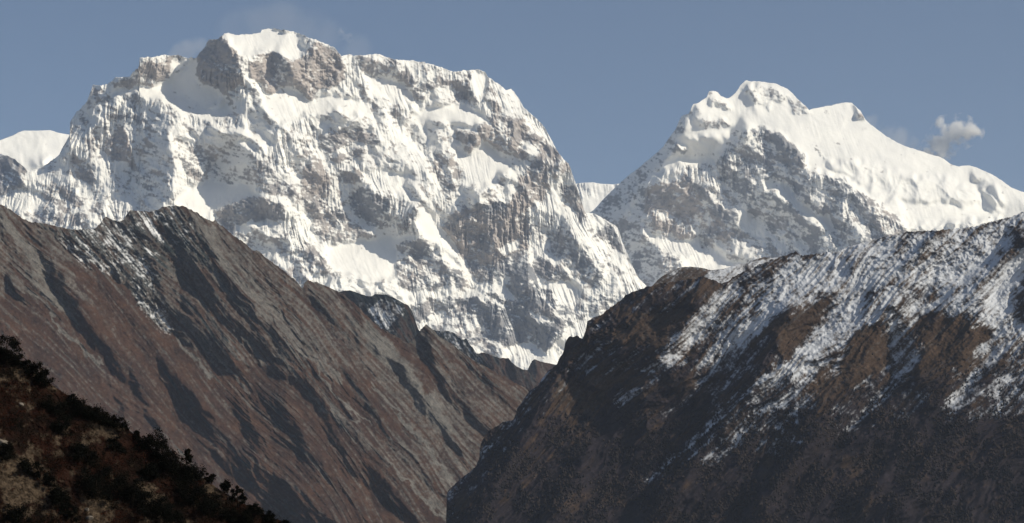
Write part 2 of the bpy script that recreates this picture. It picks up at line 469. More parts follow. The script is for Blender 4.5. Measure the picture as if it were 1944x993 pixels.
# big right rock shoulder
P([(925,150),(940,180),(945,200),(960,205),(975,225),(985,232),(992,226),(985,200),(1002,215),(1003,230),(1012,250),(1030,250),(1047,280),(1067,300),(1083,315),(1080,327),(1060,337),(1040,342),(1020,332),(1000,317),(985,292),(965,292),(950,282),(925,272),(905,280),(890,292),(880,277),(868,245),(905,240),(927,236),(940,215),(930,200),(920,180)], rock=0.76, gx=-0.1, gy=-0.3, tint=0.8, rough=1.3)
P([(1000,280),(1030,300),(1060,325),(1045,340),(1015,330),(1000,310)], rock=0.72, gx=0.8, gy=-0.3, tint=0.4)
P([(868,250),(890,250),(905,265),(902,285),(888,292),(876,275)], rock=0.85, gx=0.9, gy=-0.4, tint=0.3)
P([(958,170),(970,166),(985,192),(997,214),(1012,225),(1035,243),(1045,262),(1022,258),(1006,242),(990,218),(982,226),(970,203)], rock=0.1, gx=-0.8, gy=0.3, rough=0.4)
P([(940,180),(955,182),(968,200),(960,205),(945,197)], rock=0.0, gx=-0.4, gy=0.4)
P([(985,277),(1000,268),(1015,273),(1027,292),(1010,300)], rock=0.1, gx=-0.5, gy=0.3)
P([(852,229),(880,232),(908,236),(906,247),(880,247),(855,242)], rock=0.0, gx=0.9, gy=-1.0, rough=0.3, flute=0.2)
P([(800,233),(830,230),(852,240),(824,246),(826,262),(812,272),(808,245)], rock=0.15, gx=0.8, gy=-0.7, rough=0.7)
P([(883,298),(915,268),(925,271),(950,290),(970,305),(987,327),(980,336),(950,327),(935,350),(920,345),(895,352),(868,347),(858,312),(868,282)], rock=-0.3, gx=-0.6, gy=0.5, rough=0.25, flute=0.6)
P([(943,330),(977,328),(983,352),(950,352)], rock=0.25, gx=0.7, gy=-0.8, rough=1.5)
P([(898,347),(950,352),(976,360),(972,387),(930,385),(900,397),(876,382)], rock=0.1, gx=-0.3, gy=-0.2, rough=1.6)
P([(828,290),(850,283),(872,310),(882,342),(862,360),(852,392),(830,402),(812,380),(798,342),(818,330)], rock=0.6, gx=-0.1, gy=-0.2, tint=0.7)
P([(735,215),(770,240),(800,290),(830,340),(870,420),(850,410),(800,350),(760,300),(735,250)], rock=0.12, gx=-0.8, gy=0.2)
# centre left
P([(330,262),(380,278),(418,285),(402,312),(396,342),(360,352),(340,362),(345,320),(330,290)], rock=0.6, gx=-0.1, gy=-0.1)
P([(322,258),(335,262),(345,310),(362,350),(345,362),(335,330)], rock=-0.1, gx=-0.9, flute=2.0)
P([(322,243),(400,236),(440,248),(470,250),(500,262),(512,292),(478,275),(452,262),(440,287),(380,272),(330,262)], rock=0.1, gx=0.1, gy=-0.2, rough=1.7, flute=0.3)
P([(448,275),(470,280),(478,290),(484,300),(487,330),(477,352),(460,350),(432,357),(400,347),(394,330),(410,308),(430,288),(445,263)], gx=1.4, gy=-0.3, rock=0.33, rough=0.6, flute=0.6)
P([(448,270),(455,260),(475,262),(492,285),(478,280)], rock=-0.2, gx=-0.7, gy=0.5, rough=0.3)
P([(470,238),(500,245),(520,270),(512,292),(492,275),(470,252)], rock=-0.2, gx=-0.6, gy=0.5, rough=0.3)
P([(484,352),(490,310),(500,308),(502,340),(515,352),(500,364)], rock=0.7, gx=1.0)
P([(530,305),(570,300),(575,325),(560,330),(540,325)], rock=0.68, gx=0.8)
P([(480,300),(530,330),(560,360),(570,380),(520,370),(490,365)], rock=0.6, gx=0.3, gy=-0.2)
P([(515,260),(545,262),(550,300),(560,340),(540,320),(522,300)], rock=-0.1, gx=-0.2, flute=2.2)
P([(545,255),(575,250),(600,290),(595,310),(570,300)], rock=0.3, gx=-0.4, rough=1.4)
P([(335,367),(350,362),(400,347),(430,354),(472,350),(478,372),(430,382),(402,400),(387,432),(360,402),(328,388)], rock=-0.3, gx=-0.6, gy=0.6, rough=0.3, flute=0.2)
P([(410,402),(450,380),(490,374),(530,384),(547,400),(542,422),(500,411),(470,422),(430,434),(410,422)], rock=1.0, gx=0.8, gy=-0.6, tint=0.25, flute=0.8)
P([(435,455),(480,430),(520,432),(548,452),(500,462),(460,472)], rock=0.45, gx=0.5, gy=-0.2, rough=1.3)
P([(430,435),(500,412),(530,425),(500,430),(470,440)], rock=0.0, gx=-0.4, gy=0.5)
P([(523,455),(552,443),(552,478),(530,482)], rock=0.5, gx=1.2)
P([(543,388),(572,395),(602,430),(605,452),(592,455),(572,480),(552,462),(541,430)], rock=-0.1, gx=-0.6, flute=2.4)
P([(573,320),(605,298),(622,330),(627,360),(622,400),(600,420),(580,400),(573,360)], rock=0.88, gx=-0.1, gy=-0.4, tint=0.75)
P([(595,402),(640,390),(670,420),(700,438),(718,440),(700,467),(655,455),(615,452),(590,440)], rock=0.62, gx=0.2, gy=-0.1, rough=1.3)
P([(550,480),(590,460),(610,480),(625,505),(610,530),(560,500)], rock=0.5, gx=0.1, rough=1.4)
P([(530,500),(575,510),(590,535),(575,560),(540,530)], rock=0.55, gx=0.7, rough=1.4)
P([(657,377),(680,358),(700,353),(720,363),(742,385),(737,400),(742,417),(725,432),(700,430),(680,412),(663,400)], rock=0.82, gx=1.1, gy=-0.2, tint=0.2)
P([(680,325),(720,320),(780,330),(790,350),(760,360),(735,370),(705,350)], rock=-0.1, gx=-0.6, gy=0.4, rough=0.5, flute=1.2)
P([(743,398),(760,386),(785,384),(796,410),(790,430),(800,447),(770,452),(735,452),(722,440),(745,420)], gx=1.3, rock=0.15, flute=2.4)
P([(760,343),(775,343),(792,370),(817,400),(820,415),(800,402),(780,377)], gx=1.3, rock=0.3, rough=0.5)
P([(788,425),(795,383),(820,400),(835,428),(857,460),(878,477),(860,480),(830,457),(806,452)], rock=-0.3, gx=-1.0, gy=0.3, rough=0.25, flute=0.5)
P([(823,480),(850,478),(877,512),(870,522),(850,502),(828,499)], rock=-0.3, gx=-0.8, rough=0.3)
# big central rock wall
P([(845,412),(880,400),(905,390),(945,386),(975,380),(985,340),(1005,320),(1032,335),(1042,350),(1037,370),(1007,385),(1000,410),(1007,440),(1002,470),(992,490),(962,502),(932,532),(900,522),(880,492),(860,462),(843,440)], rock=0.97, gx=-0.1, gy=-0.8, tint=0.85, flute=1.7)
P([(840,402),(872,400),(862,430),(842,432)], rock=0.7, gx=1.0, gy=-0.4, tint=0.2)
P([(900,388),(962,384),(950,402),(905,404)], rock=0.9, gx=0.9, gy=-0.7, tint=0.2)
P([(913,438),(937,438),(937,482),(913,492)], rock=0.95, gx=1.3, gy=-0.4, tint=0.1)
P([(945,472),(987,453),(982,476),(960,484)], rock=-0.2, gx=-0.5, gy=0.6)
P([(885,500),(940,500),(1000,470),(1010,500),(990,520),(940,535),(900,530)], rock=0.7, gx=0.9, gy=-0.2, tint=0.3)
P([(1000,393),(1020,388),(1035,370),(1047,360),(1062,390),(1052,420),(1062,450),(1040,432),(1035,420),(1022,442),(1010,452),(1003,420)], rock=0.05, gx=-0.3, flute=2.3)
P([(1043,340),(1070,330),(1086,320),(1093,345),(1086,367),(1065,377),(1050,365)], rock=-0.1, gx=-0.4, flute=2.3)
P([(1060,352),(1092,350),(1108,380),(1111,412),(1100,432),(1090,402),(1073,377)], rock=0.82, gx=0.3, tint=0.4)
P([(1050,362),(1065,377),(1090,405),(1100,430),(1085,425),(1065,395)], rock=0.1, gx=-0.7)
P([(1038,440),(1060,428),(1085,440),(1100,455),(1120,490),(1137,502),(1147,522),(1140,542),(1110,532),(1085,522),(1060,492),(1043,470)], rock=0.66, gx=0.9, gy=-0.1, tint=0.3)
P([(1110,412),(1140,415),(1170,432),(1178,450),(1150,440),(1120,430)], rock=0.05, gx=-0.7)
P([(1080,420),(1100,425),(1130,450),(1165,482),(1190,510),(1217,540),(1240,560),(1190,562),(1160,532),(1135,497),(1110,460),(1088,435)], rock=0.05, gx=-0.8, gy=0.2, flute=1.3)
P([(1128,437),(1160,430),(1176,450),(1187,482),(1165,472),(1140,457)], rock=0.85, gx=0.5, tint=0.3)
P([(1150,495),(1175,505),(1180,525),(1160,520)], rock=0.4, gx=0.7)
P([(1000,460),(1015,468),(1018,510),(1032,537),(1082,530),(1110,560),(1137,572),(1080,572),(1070,582),(1100,602),(1060,572),(1030,552),(1015,520),(1003,490)], rock=-0.2, gx=-0.7, gy=0.5, rough=0.4)
P([(1028,517),(1060,505),(1080,510),(1085,526),(1060,537),(1035,527)], rock=0.9, gx=1.2, tint=0.15)
P([(1010,500),(1025,488),(1045,493),(1052,515),(1035,517),(1020,527)], rock=0.75, gx=1.1, tint=0.15)
P([(1100,500),(1130,500),(1150,525),(1135,530),(1105,520)], rock=0.7, gx=1.0, tint=0.3)
# lower dark buttresses
P([(905,562),(960,543),(1000,500),(1015,515),(1025,547),(1045,550),(1062,572),(1077,597),(1092,612),(1060,642),(1040,672),(1010,652),(960,662),(930,642),(885,652),(875,620),(865,592),(885,570)], rock=1.05, gx=0.8, gy=-0.2, tint=0.1, flute=1.3)
P([(1000,510),(1012,515),(1028,555),(1030,590),(1015,570),(1003,540)], rock=0.85, gx=-0.9, tint=0.1)
P([(1050,555),(1062,570),(1080,600),(1075,615),(1055,590)], rock=0.6, gx=-0.8, tint=0.1)
P([(948,580),(965,600),(985,650),(970,650),(950,610)], rock=0.7, gx=-0.6, tint=0.1)
P([(928,530),(955,545),(987,578),(975,572),(948,562)], rock=-0.2, gx=-0.9)
P([(890,540),(920,558),(967,577),(960,584),(920,572),(888,552)], rock=-0.1, gx=-0.6, gy=0.3)
P([(1005,590),(1035,600),(1060,620),(1040,612),(1010,605)], rock=0.0, gx=-0.5)
P([(870,590),(905,600),(925,640),(900,640),(880,615)], rock=0.3, gx=-0.7)
P([(1062,575),(1100,600),(1135,590),(1180,570),(1130,620),(1095,612),(1075,597)], rock=0.6, tint=0.1, gx=0.3)
# glacier bay
P([(618,470),(700,450),(760,445),(790,450),(772,480),(757,522),(720,532),(650,522),(618,502)], rock=-0.3, gx=-0.45, gy=0.8, rough=0.25, flute=0.0)
P([(635,522),(720,532),(760,530),(782,562),(740,562),(700,557),(620,552)], rock=0.05, gx=-0.2, gy=0.4, rough=1.9, flute=0.2)
P([(753,457),(800,455),(830,470),(850,500),(882,520),(882,547),(850,540),(800,547),(760,542),(753,500)], rock=0.58, gx=0.25, gy=-0.1, rough=1.4, tint=0.3)
P([(765,548),(830,550),(852,565),(790,577),(765,590),(748,562)], rock=-0.2, gx=-0.6, gy=0.4)
P([(780,577),(850,560),(882,570),(872,602),(800,612),(783,597)], rock=0.75, gx=0.4, gy=-0.4, tint=0.3)
P([(808,602),(870,580),(862,592),(830,614)], rock=-0.1, gx=-0.4, gy=0.5)
P([(815,617),(885,610),(900,640),(880,660),(830,642)], rock=0.65, gx=0.4, tint=0.3)
P([(860,640),(960,660),(1000,650),(1040,672),(1075,622),(1095,612),(1112,602),(1135,590),(1180,560),(1120,640),(1080,720),(900,720),(900,680)], rock=-0.2, gx=-0.6, gy=0.5, rough=0.6)
P([(860,645),(930,645),(965,662),(960,680),(900,672)], rock=0.5, gx=0.2, rough=1.3)
P([(1098,560),(1150,560),(1192,562),(1180,582),(1125,602),(1090,592)], rock=0.55, gx=0.2, tint=0.2)
# bright spines
for pts, w in (([(235,243),(250,280),(262,312)], 3), ([(322,256),(335,300),(350,350)], 3), ([(655,140),(680,180),(715,235),(740,290),(790,350),(840,420)], 5), ([(1060,400),(1090,440),(1130,500),(1160,540)], 4), ([(1000,455),(1030,480),(1060,500),(1085,520)], 4), ([(540,390),(548,440),(560,480)], 3), ([(1012,545),(1025,550),(1060,600),(1085,620)], 3), ([(985,335),(1005,335),(1030,352),(1045,375)], 3)):
    cv.streak(pts, w, rock=-0.2, gx=-0.9)
depthB, attB = sculpt_snow(cv, 17000, 0.60, 0.0, rough_amp=0.85, mac=1.3)
M_SNOW = snow_peak_material("glacier_snow_and_gneiss", (0.165, 0.175, 0.20), (0.37, 0.325, 0.30), 0.004)
ob = build_terrain("snow_mountain", cv, MAIN_CREST, depthB, attB, M_SNOW, jag=1.9, vbot=795, back=(300, 260))
set_props(ob, 'structure')

# ---- far snow dome on the left and the saddle
cv = Canvas(-140, 240, 230, 440, 1.6, seed=11, lit=(-0.35, 0.3))
cv.f['rough'] *= 0.25; cv.f['flute'] *= 0.1; cv.f['rock'] -= 0.3
cv.paint([(60,305),(95,295),(90,315),(60,320)], rough=1.0, gy=-0.3)
dd, aa = sculpt_snow(cv, 20500, 0.9, 0.0, vref=300, uref=60)
ob = build_terrain("snow_dome", cv, [(-140,300),(-60,285),(0,266),(25,257),(35,251),(45,248),(70,248),(95,247),(110,252),(133,256),(200,290),(240,320)], dd, aa, M_SNOW, jag=0.2, vbot=436, back=(300, 200))
set_props(ob, 'structure')
cv = Canvas(1060, 1230, 335, 470, 1.4, seed=13, lit=(-0.25, 0.1))
cv.f['rough'] *= 0.4; cv.f['rock'] -= 0.2
cv.paint([(1092,345),(1128,346),(1130,372),(1100,378)], flute=1.6, gx=0.1)
cv.paint([(1112,360),(1128,350),(1130,372),(1115,375)], gx=0.9)
cv.paint([(1105,378),(1150,378),(1120,400),(1105,400)], gy=0.9, flute=0)
dd, aa = sculpt_snow(cv, 21500, 0.6, 0.0, vref=380, uref=1130)
ob = build_terrain("snow_saddle", cv, [(1060,352),(1092,349),(1105,347),(1125,346),(1140,349),(1165,350),(1200,345),(1230,340)], dd, aa, M_SNOW, jag=0.3, vbot=466, back=(300, 200))
set_props(ob, 'structure')

# ---- right hand snow peak
RIGHT_CREST = [(1060,470),(1095,425),(1110,410),(1127,399),(1150,373),(1175,350),(1188,338),(1200,328),(1212,320),(1225,308),(1235,300),(1245,292),(1258,280),(1270,262),(1283,245),(1288,232),(1293,222),(1298,218),(1308,216),(1312,205),(1316,198),(1328,194),(1342,184),(1346,173),(1352,172),(1362,175),(1368,182),(1378,187),(1385,186),(1395,178),(1402,168),(1405,162),(1415,153),(1425,155),(1432,154),(1445,155),(1460,157),(1472,158),(1482,163),(1495,169),(1505,178),(1518,192),(1530,202),(1536,209),(1545,206),(1560,203),(1580,200),(1598,195),(1617,195),(1625,203),(1634,211),(1644,229),(1660,242),(1680,257),(1700,269),(1720,278),(1745,286),(1770,294),(1785,298),(1795,304),(1805,312),(1820,316),(1832,314),(1845,315),(1865,323),(1885,332),(1905,345),(1920,356),(1935,362),(1944,365),(2060,410)]
cv = Canvas(1070, 2050, 145, 640, 1.25, seed=23, lit=(-0.38, 0.25), finger=(7, 82))
P = cv.paint
cv.f['rough'] *= 0.16; cv.f['flute'] *= 0.12; cv.f['rock'] -= 0.25
P([(1070,145),(1300,145),(1310,205),(1302,245),(1288,270),(1280,292),(1260,312),(1230,340),(1225,352),(1200,402),(1190,442),(1150,460),(1070,470)], gx=2.0, gy=-0.1, rough=0.4)
P([(1225,345),(1300,310),(1365,312),(1362,300),(1400,262),(1430,240),(1455,242),(1480,255),(1505,268),(1527,295),(1530,312),(1515,318),(1560,325),(1600,338),(1625,350),(1655,375),(1700,410),(1730,440),(1730,560),(1200,640),(1150,440),(1200,400)], rough=1.0, flute=1.0, rock=0.3, gx=-0.1, gy=0.0)
P([(1095,425),(1127,397),(1175,347),(1200,325),(1245,290),(1283,243),(1295,220),(1302,245),(1290,262),(1287,275),(1280,292),(1260,312),(1230,340),(1225,352),(1200,402),(1190,442),(1170,450),(1130,430)], gx=2.0, gy=-0.1, rock=0.36, rough=0.5, flute=0.5, tint=0.2)
P([(1160,440),(1200,380),(1210,360),(1227,353),(1224,395),(1217,430),(1214,455),(1250,450),(1253,510),(1242,545),(1225,560),(1205,512),(1183,472)], gx=1.3, rock=0.42, rough=0.6, flute=0.8, tint=0.2)
P([(1193,380),(1208,358),(1213,370),(1192,420),(1182,418)], gx=-0.8, rock=0.1)
P([(1284,262),(1315,261),(1370,257),(1382,262),(1356,285),(1346,302),(1320,298),(1300,292),(1288,277)], gx=1.2, gy=-0.9, rock=-0.05, rough=0.5)
P([(1284,275),(1300,272),(1305,290),(1290,292)], gx=-0.2, rock=0.4, rough=1.5)
P([(1408,230),(1422,247),(1415,252),(1400,260),(1375,277),(1366,300),(1363,315),(1350,307),(1349,287),(1375,262)], gx=1.6, rock=-0.1, rough=0.3)
P([(1430,240),(1455,242),(1480,255),(1505,268),(1525,295),(1530,310),(1515,317),(1500,314),(1520,322),(1545,332),(1590,337),(1620,352),(1650,372),(1690,412),(1712,445),(1640,475),(1600,480),(1560,490),(1520,480),(1470,510),(1450,485),(1420,432),(1400,402),(1370,362),(1362,320),(1370,290),(1400,262)], rock=0.58, gx=0.6, gy=-0.2, flute=1.3, rough=1.1, tint=0.15)
P([(1380,270),(1420,255),(1455,250),(1460,300),(1440,320),(1400,310),(1380,300)], rock=0.45, gx=0.2, flute=1.8, tint=0.15)
P([(1462,250),(1505,265),(1530,300),(1522,314),(1495,317),(1473,290)], rock=0.92, gx=1.0, gy=-0.5, tint=0.15)
P([(1440,325),(1470,320),(1482,345),(1465,345)], rock=0.8, gx=0.7, tint=0.15)
P([(1400,390),(1440,378),(1480,370),(1520,412),(1560,442),(1605,475),(1560,490),(1500,485),(1460,442),(1430,412)], gx=1.3, rock=0.5, flute=0.8, tint=0.1)
P([(1450,345),(1462,338),(1490,338),(1512,375),(1547,400),(1592,430),(1594,442),(1560,427),(1530,412),(1500,384),(1468,362),(1450,365)], rock=-0.2, gx=-0.9, gy=0.4, rough=0.3, flute=0.7)
P([(1530,335),(1560,330),(1572,345),(1565,395),(1545,390),(1530,360)], rock=0.2, gx=0.2, flute=2.0)
P([(1590,340),(1600,345),(1640,420),(1660,455),(1640,462),(1605,400)], rock=0.2, gx=-0.7)
P([(1565,385),(1590,380),(1620,430),(1650,465),(1600,470)], gx=1.2, rock=0.45, tint=0.1)
P([(1625,352),(1655,375),(1712,420),(1725,445),(1680,455),(1640,400)], rock=0.68, gx=0.1, gy=-0.3, tint=0.6)
# left wall
P([(1233,345),(1270,335),(1300,330),(1340,375),(1382,402),(1402,442),(1390,452),(1350,462),(1330,442),(1290,452),(1250,432),(1225,402),(1225,370)], rock=0.87, gx=-0.05, gy=-0.6, tint=0.8, flute=1.2)
P([(1300,340),(1330,350),(1370,400),(1400,440),(1380,440),(1340,390)], rock=0.8, gx=1.0, gy=-0.3, tint=0.2)
P([(1228,347),(1250,335),(1290,313),(1320,308),(1355,307),(1372,342),(1377,362),(1350,352),(1310,327),(1280,342),(1250,352)], rock=0.1, gx=-0.5, gy=0.2, flute=1.8)
P([(1240,400),(1270,404),(1280,414),(1250,412)], rock=-0.1, gx=-0.4, gy=0.5)
P([(1220,415),(1240,440),(1280,452),(1330,450),(1382,490),(1430,500),(1420,540),(1350,560),(1300,520),(1262,480),(1240,462)], rock=-0.2, gx=-0.6, gy=0.5, rough=0.4)
P([(1250,470),(1290,490),(1310,520),(1260,520),(1252,490)], rock=0.55, gx=0.3, rough=1.3, tint=0.3)
P([(1308,425),(1325,430),(1362,482),(1340,477)], rock=-0.1, gx=-0.6, flute=1.6)
P([(1310,420),(1345,408),(1362,440),(1330,437)], rock=0.25, gx=-0.2, flute=1.5)
P([(1330,437),(1365,430),(1372,452),(1352,472),(1335,457)], rock=0.8, gx=0.9, tint=0.3)
P([(1365,395),(1400,402),(1440,440),(1420,450),(1385,440)], rock=0.65, gx=0.5, tint=0.2)
P([(1398,390),(1425,405),(1467,440),(1505,480),(1450,475),(1420,442),(1400,422)], rock=-0.1, gx=-0.7, flute=1.5)
P([(1425,455),(1460,450),(1475,475),(1440,480)], rock=0.55, gx=0.5)
# summit crags
P([(1402,165),(1425,165),(1435,180),(1415,172)], rock=0.6, gx=0.3, rough=0.6)
P([(1425,165),(1450,158),(1482,172),(1502,185),(1472,192),(1460,207),(1437,197),(1430,180)], rock=0.45, gx=-0.2, gy=-0.3, rough=0.6)
P([(1495,185),(1530,200),(1537,213),(1508,217)], rock=0.48, gx=0.3, gy=-0.2, rough=0.6)
P([(1318,228),(1370,226),(1392,235),(1370,242),(1320,238)], rock=0.5, gx=0.0, gy=-0.4, rough=0.6)
P([(1345,188),(1375,190),(1392,206),(1350,200)], rock=0.5, gx=0.1, gy=-0.3, rough=0.6)
P([(1312,203),(1326,200),(1333,212),(1320,224),(1303,222)], gx=1.5, rock=0.2)
P([(1340,174),(1350,172),(1352,180),(1342,186)], gx=1.2, rock=0.6)
P([(1400,180),(1430,195),(1450,220),(1420,205),(1395,195)], gx=0.4, gy=0.2)
P([(1616,195),(1627,205),(1645,230),(1632,222)], rock=0.75, rough=1.5)
P([(1545,282),(1552,283),(1568,305),(1562,300)], rock=0.9)
# crevassed glacier
P([(1560,305),(1640,308),(1700,328),(1780,338),(1850,358),(1862,388),(1780,385),(1700,375),(1650,352),(1600,332)], rough=0.7, gx=-0.3, gy=0.1)
P([(1640,345),(1700,370),(1720,410),(1700,420),(1660,380)], rough=0.7, gx=-0.4, gy=0.1)
P([(1700,325),(1740,335),(1750,348),(1715,345)], gy=-0.25, rough=0.8)
P([(1858,355),(1880,352),(1897,362),(1907,382),(1880,402),(1863,387)], gx=0.7, gy=-0.3, rough=0.9)
P([(1845,326),(1875,331),(1877,352),(1848,347)], gx=0.3, gy=-0.5, rough=0.8)
P([(1720,432),(1800,420),(1870,413),(1905,403),(1860,440),(1760,450)], gx=0.5, gy=-0.6, rough=1.2)
P([(1900,390),(1944,385),(1990,395),(1990,430),(1900,420)], gx=0.6, gy=-0.2)
depthD, attD = sculpt_snow(cv, 19500, 0.7, 0.0, vref=300, uref=1500, mac=1.2)
ob = build_terrain("snow_peak", cv, RIGHT_CREST, depthD, attD, M_SNOW, jag=0.9, vbot=636, back=(300, 240))
set_props(ob, 'structure')

# ------------------------------------------------------------------ brown and dark hills
def sculpt_hill(cv, Yc, slope, tilt, vref, uref, ang, rib=1.0, rough=1.0, snow_dir=None, lams=((150, 16), (70, 12), (34, 7.5), (17, 3.8), (9, 1.6))):
    """ang: direction in the photo the ribs run downhill, degrees below the horizontal to the right"""
    f = cv.f; U, V, s = cv.U, cv.V, cv.step
    lac = -U * math.sin(math.radians(ang)) + V * math.cos(math.radians(ang)); lal = U * math.cos(math.radians(ang)) + V * math.sin(math.radians(ang))
    gxm = f['gx'] * (1 + (f['gx'] > 0.5) * np.clip(1.2 * perlin(lac / 7, lal / 190, cv.seed + 51) + 0.9 * perlin(lac / 3.5, lal / 90, cv.seed + 52), -0.6, 0.5))
    R = poisson(blur(gxm, 1.2), blur(f['gy'], 1.2)) * s
    sp = f['snow']; f['snow'] = (0.45 * sp + 0.55 * blur(sp, 9)) * (blur((sp > 0).astype(np.float32), 6) > 0.12)
    dkp = f['dark']; f['dark'] = 0.5 * dkp + 0.5 * blur(dkp, 7)
    a0 = math.radians(ang)
    ang_f = a0 + 0.30 * fbm(U, V, 150, 3, cv.seed + 8)
    dx, dy = np.cos(ang_f), np.sin(ang_f)
    # across / along coordinates, warped
    W1 = 20 * perlin(U / 100, V / 100, cv.seed + 2) + 7 * perlin(U / 34, V / 34, cv.seed + 3)
    ac = -U * math.sin(a0) + V * math.cos(a0) + W1
    al = U * math.cos(a0) + V * math.sin(a0)
    ribf = blur(f['flute'], 8)
    for lam, a in lams:
        R = R + rib * a * ridged(ac + 5 * perlin(al / 45, ac / 25, cv.seed + lam + 9), al, lam, 1, cv.seed + lam, sy=7.0) * (0.75 + 0.6 * perlin(al / 160, ac / 70, cv.seed + lam + 1)) * np.clip(0.35 + 0.65 * ribf, 0.3, 1.6)
    fl = 0; tex = 0
    for k, (lam, n, a) in enumerate(((14, 56, 1.8), (7, 44, 1.1), (3.6, 30, 0.55))):
        q = lic(band(U.shape, lam / s, int(lam * 10) + int(cv.seed)), dx, dy, n, 1.5)
        fl = fl + a * (0.9 - np.abs(q)); tex = tex + q * (0.5, 0.45, 0.4)[k]
    R = R + fl * f['flute'] * rib * 0.9
    R = R + rough * f['rough'] * (1.3 * ridged(0.8 * U + 0.6 * V, 0.8 * V - 0.6 * U, 19, 2, cv.seed + 61, gain=0.5) + 1.5 * fbm(U, V, 9, 4, cv.seed + 62, 0.65))
    ry, rx = np.gradient(R, s)
    up = ry - blur(ry, 8)
    n = fbm(U, V, 26, 4, cv.seed + 70, 0.6)
    grey = sstep(f['grey'] + 0.16 * n + 0.30 * tex + 0.30 * fbm(U, V, 7, 4, cv.seed + 77, 0.8), 0.05, 1.15)
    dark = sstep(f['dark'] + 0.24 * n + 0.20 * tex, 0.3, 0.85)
    hollow = np.clip((blur(R, 14) - blur(R, 3)) / 5, -1.2, 1.2)
    sn = 1.5 * (f['snow'] - 0.5) + 0.42 * n + 0.22 * tex + 0.28 * hollow + 0.36 * fbm(ac, al, 4.2, 3, cv.seed + 75, 0.9, sx=1.0, sy=1.8) + 0.2 * np.clip(up, -1.5, 1.5) + 0.08
    snow = sstep(sn, -0.35, 0.8) ** 1.1 * (f['snow'] > 0.01) * 0.82
    m = Yc / FPX
    depth = Yc + (slope * (vref - V) + tilt * (U - uref) - R) * m
    return depth, dict(grey=grey, dark=dark, snow=snow)

M_BROWN = hill_material("brown_grass_and_scree", ((0.029, 0.0175, 0.0145), (0.053, 0.029, 0.0195)), (0.108, 0.102, 0.095), (0.020, 0.026, 0.028), (0.80, 0.81, 0.84), 0.01)
M_DARK = hill_material("dark_heath_and_snow", ((0.043, 0.029, 0.0215), (0.064, 0.042, 0.029)), (0.09, 0.085, 0.08), (0.024, 0.0195, 0.0235), (0.66, 0.69, 0.75), 0.012)

# small far spurs, farthest first
def spur(name, seed, box, crest, Yc, tilt, ang, paints, base, mat=None, slope=0.6, jag=0.8):
    cv = Canvas(*box, 1.1, seed=seed, lit=(-0.1, 0), warp=(2.5, 1.5, 0.8))
    for k, v in base.items(): cv.f[k] = cv.f[k] * 0 + v
    for poly, kw in paints: cv.paint(poly, **kw)
    dd, aa = sculpt_hill(cv, Yc, slope, tilt, box[2], (box[0] + box[1]) / 2, ang, 0.5, 0.8)
    o = build_terrain(name, cv, crest, dd, aa, mat or M_BROWN, jag=jag, vbot=box[3] - 2, back=(70, 60))
    return set_props(o, 'structure')
spur("brown_spur", 41, (960, 1120, 670, 860), [(960,790),(975,745),(985,725),(1000,705),(1010,685),(1015,682),(1025,686),(1045,690),(1055,692),(1062,698),(1090,730),(1120,770)], 10500, 0.0, 70,
     [([(960,790),(985,722),(1013,680),(1020,690),(1018,712),(1012,735),(990,745)], dict(gx=1.3, dark=0.6, grey=0.5))], dict(dark=0.0, grey=0.1, gx=-0.3))  # shaded left face of the pyramid, its shade put into the colour too
spur("brown_ridge", 42, (830, 1050, 655, 860), [(830,700),(880,680),(900,673),(915,670),(925,671),(935,675),(948,680),(965,680),(972,688),(980,695),(992,701),(1000,702),(1008,712),(1050,760)], 9900, 0.1, 65,
     [([(900,660),(935,672),(960,680),(1010,705),(1010,760),(950,740),(900,700)], dict(dark=0.35, gx=0.25))], dict(dark=0.1, grey=0.15))
spur("dark_rock_ridge", 43, (760, 960, 605, 830), [(760,650),(800,632),(820,626),(835,628),(850,628),(862,632),(870,640),(880,645),(885,641),(890,652),(898,662),(903,670),(915,680),(960,730)], 9500, 0.0, 55,
     [([(840,630),(870,640),(900,670),(880,680),(850,655)], dict(snow=0.42))], dict(dark=0.8, grey=0.5, snow=0.2, gx=0.2), jag=1.8)
spur("banded_snow_spur", 44, (590, 860, 535, 760), [(590,575),(640,556),(655,552),(665,551),(680,556),(695,562),(705,563),(712,558),(722,559),(735,560),(750,566),(765,575),(775,580),(783,592),(788,607),(793,622),(800,635),(830,680),(860,730)], 9100, 0.0, 60,
     [([(698,590),(725,568),(762,580),(757,600),(735,627),(712,612)], dict(snow=0.66)), ([(683,575),(692,572),(690,590),(684,590)], dict(snow=0.7)), ([(735,630),(750,625),(752,635)], dict(snow=0.6)),
      ([(762,578),(776,580),(795,625),(790,680),(750,640),(760,600)], dict(gx=-0.5, grey=0.3, dark=0.5))], dict(dark=0.75, grey=0.3, gx=0.35), jag=0.8)

# ---- left brown mountain
LEFT_CREST = [(-160,330),(-60,362),(0,388),(20,398),(45,416),(60,422),(85,424),(110,430),(130,434),(135,436),(180,434),(190,425),(197,413),(203,412),(212,418),(225,420),(235,418),(240,408),(248,399),(265,400),(283,402),(300,398),(310,392),(330,391),(347,391),(360,397),(375,405),(395,418),(405,421),(408,417),(414,424),(425,430),(440,445),(460,458),(480,475),(490,477),(510,493),(530,507),(545,520),(560,532),(572,545),(575,548),(579,535),(585,532),(600,536),(620,543),(635,550),(650,557),(660,565),(680,583),(700,603),(720,622),(740,632),(760,643),(775,652),(784,645),(795,630),(805,619),(810,615),(820,625),(835,640),(860,655),(880,670),(900,685),(930,700),(950,712),(955,716),(957,711),(962,717),(980,728),(1000,738),(1015,745),(1100,790),(1180,830)]
cv = Canvas(-120, 1120, 375, 1120, 1.2, seed=31, lit=(-0.15, 0.0), warp=(6, 4, 1.8), finger=(30, 49))
P = cv.paint
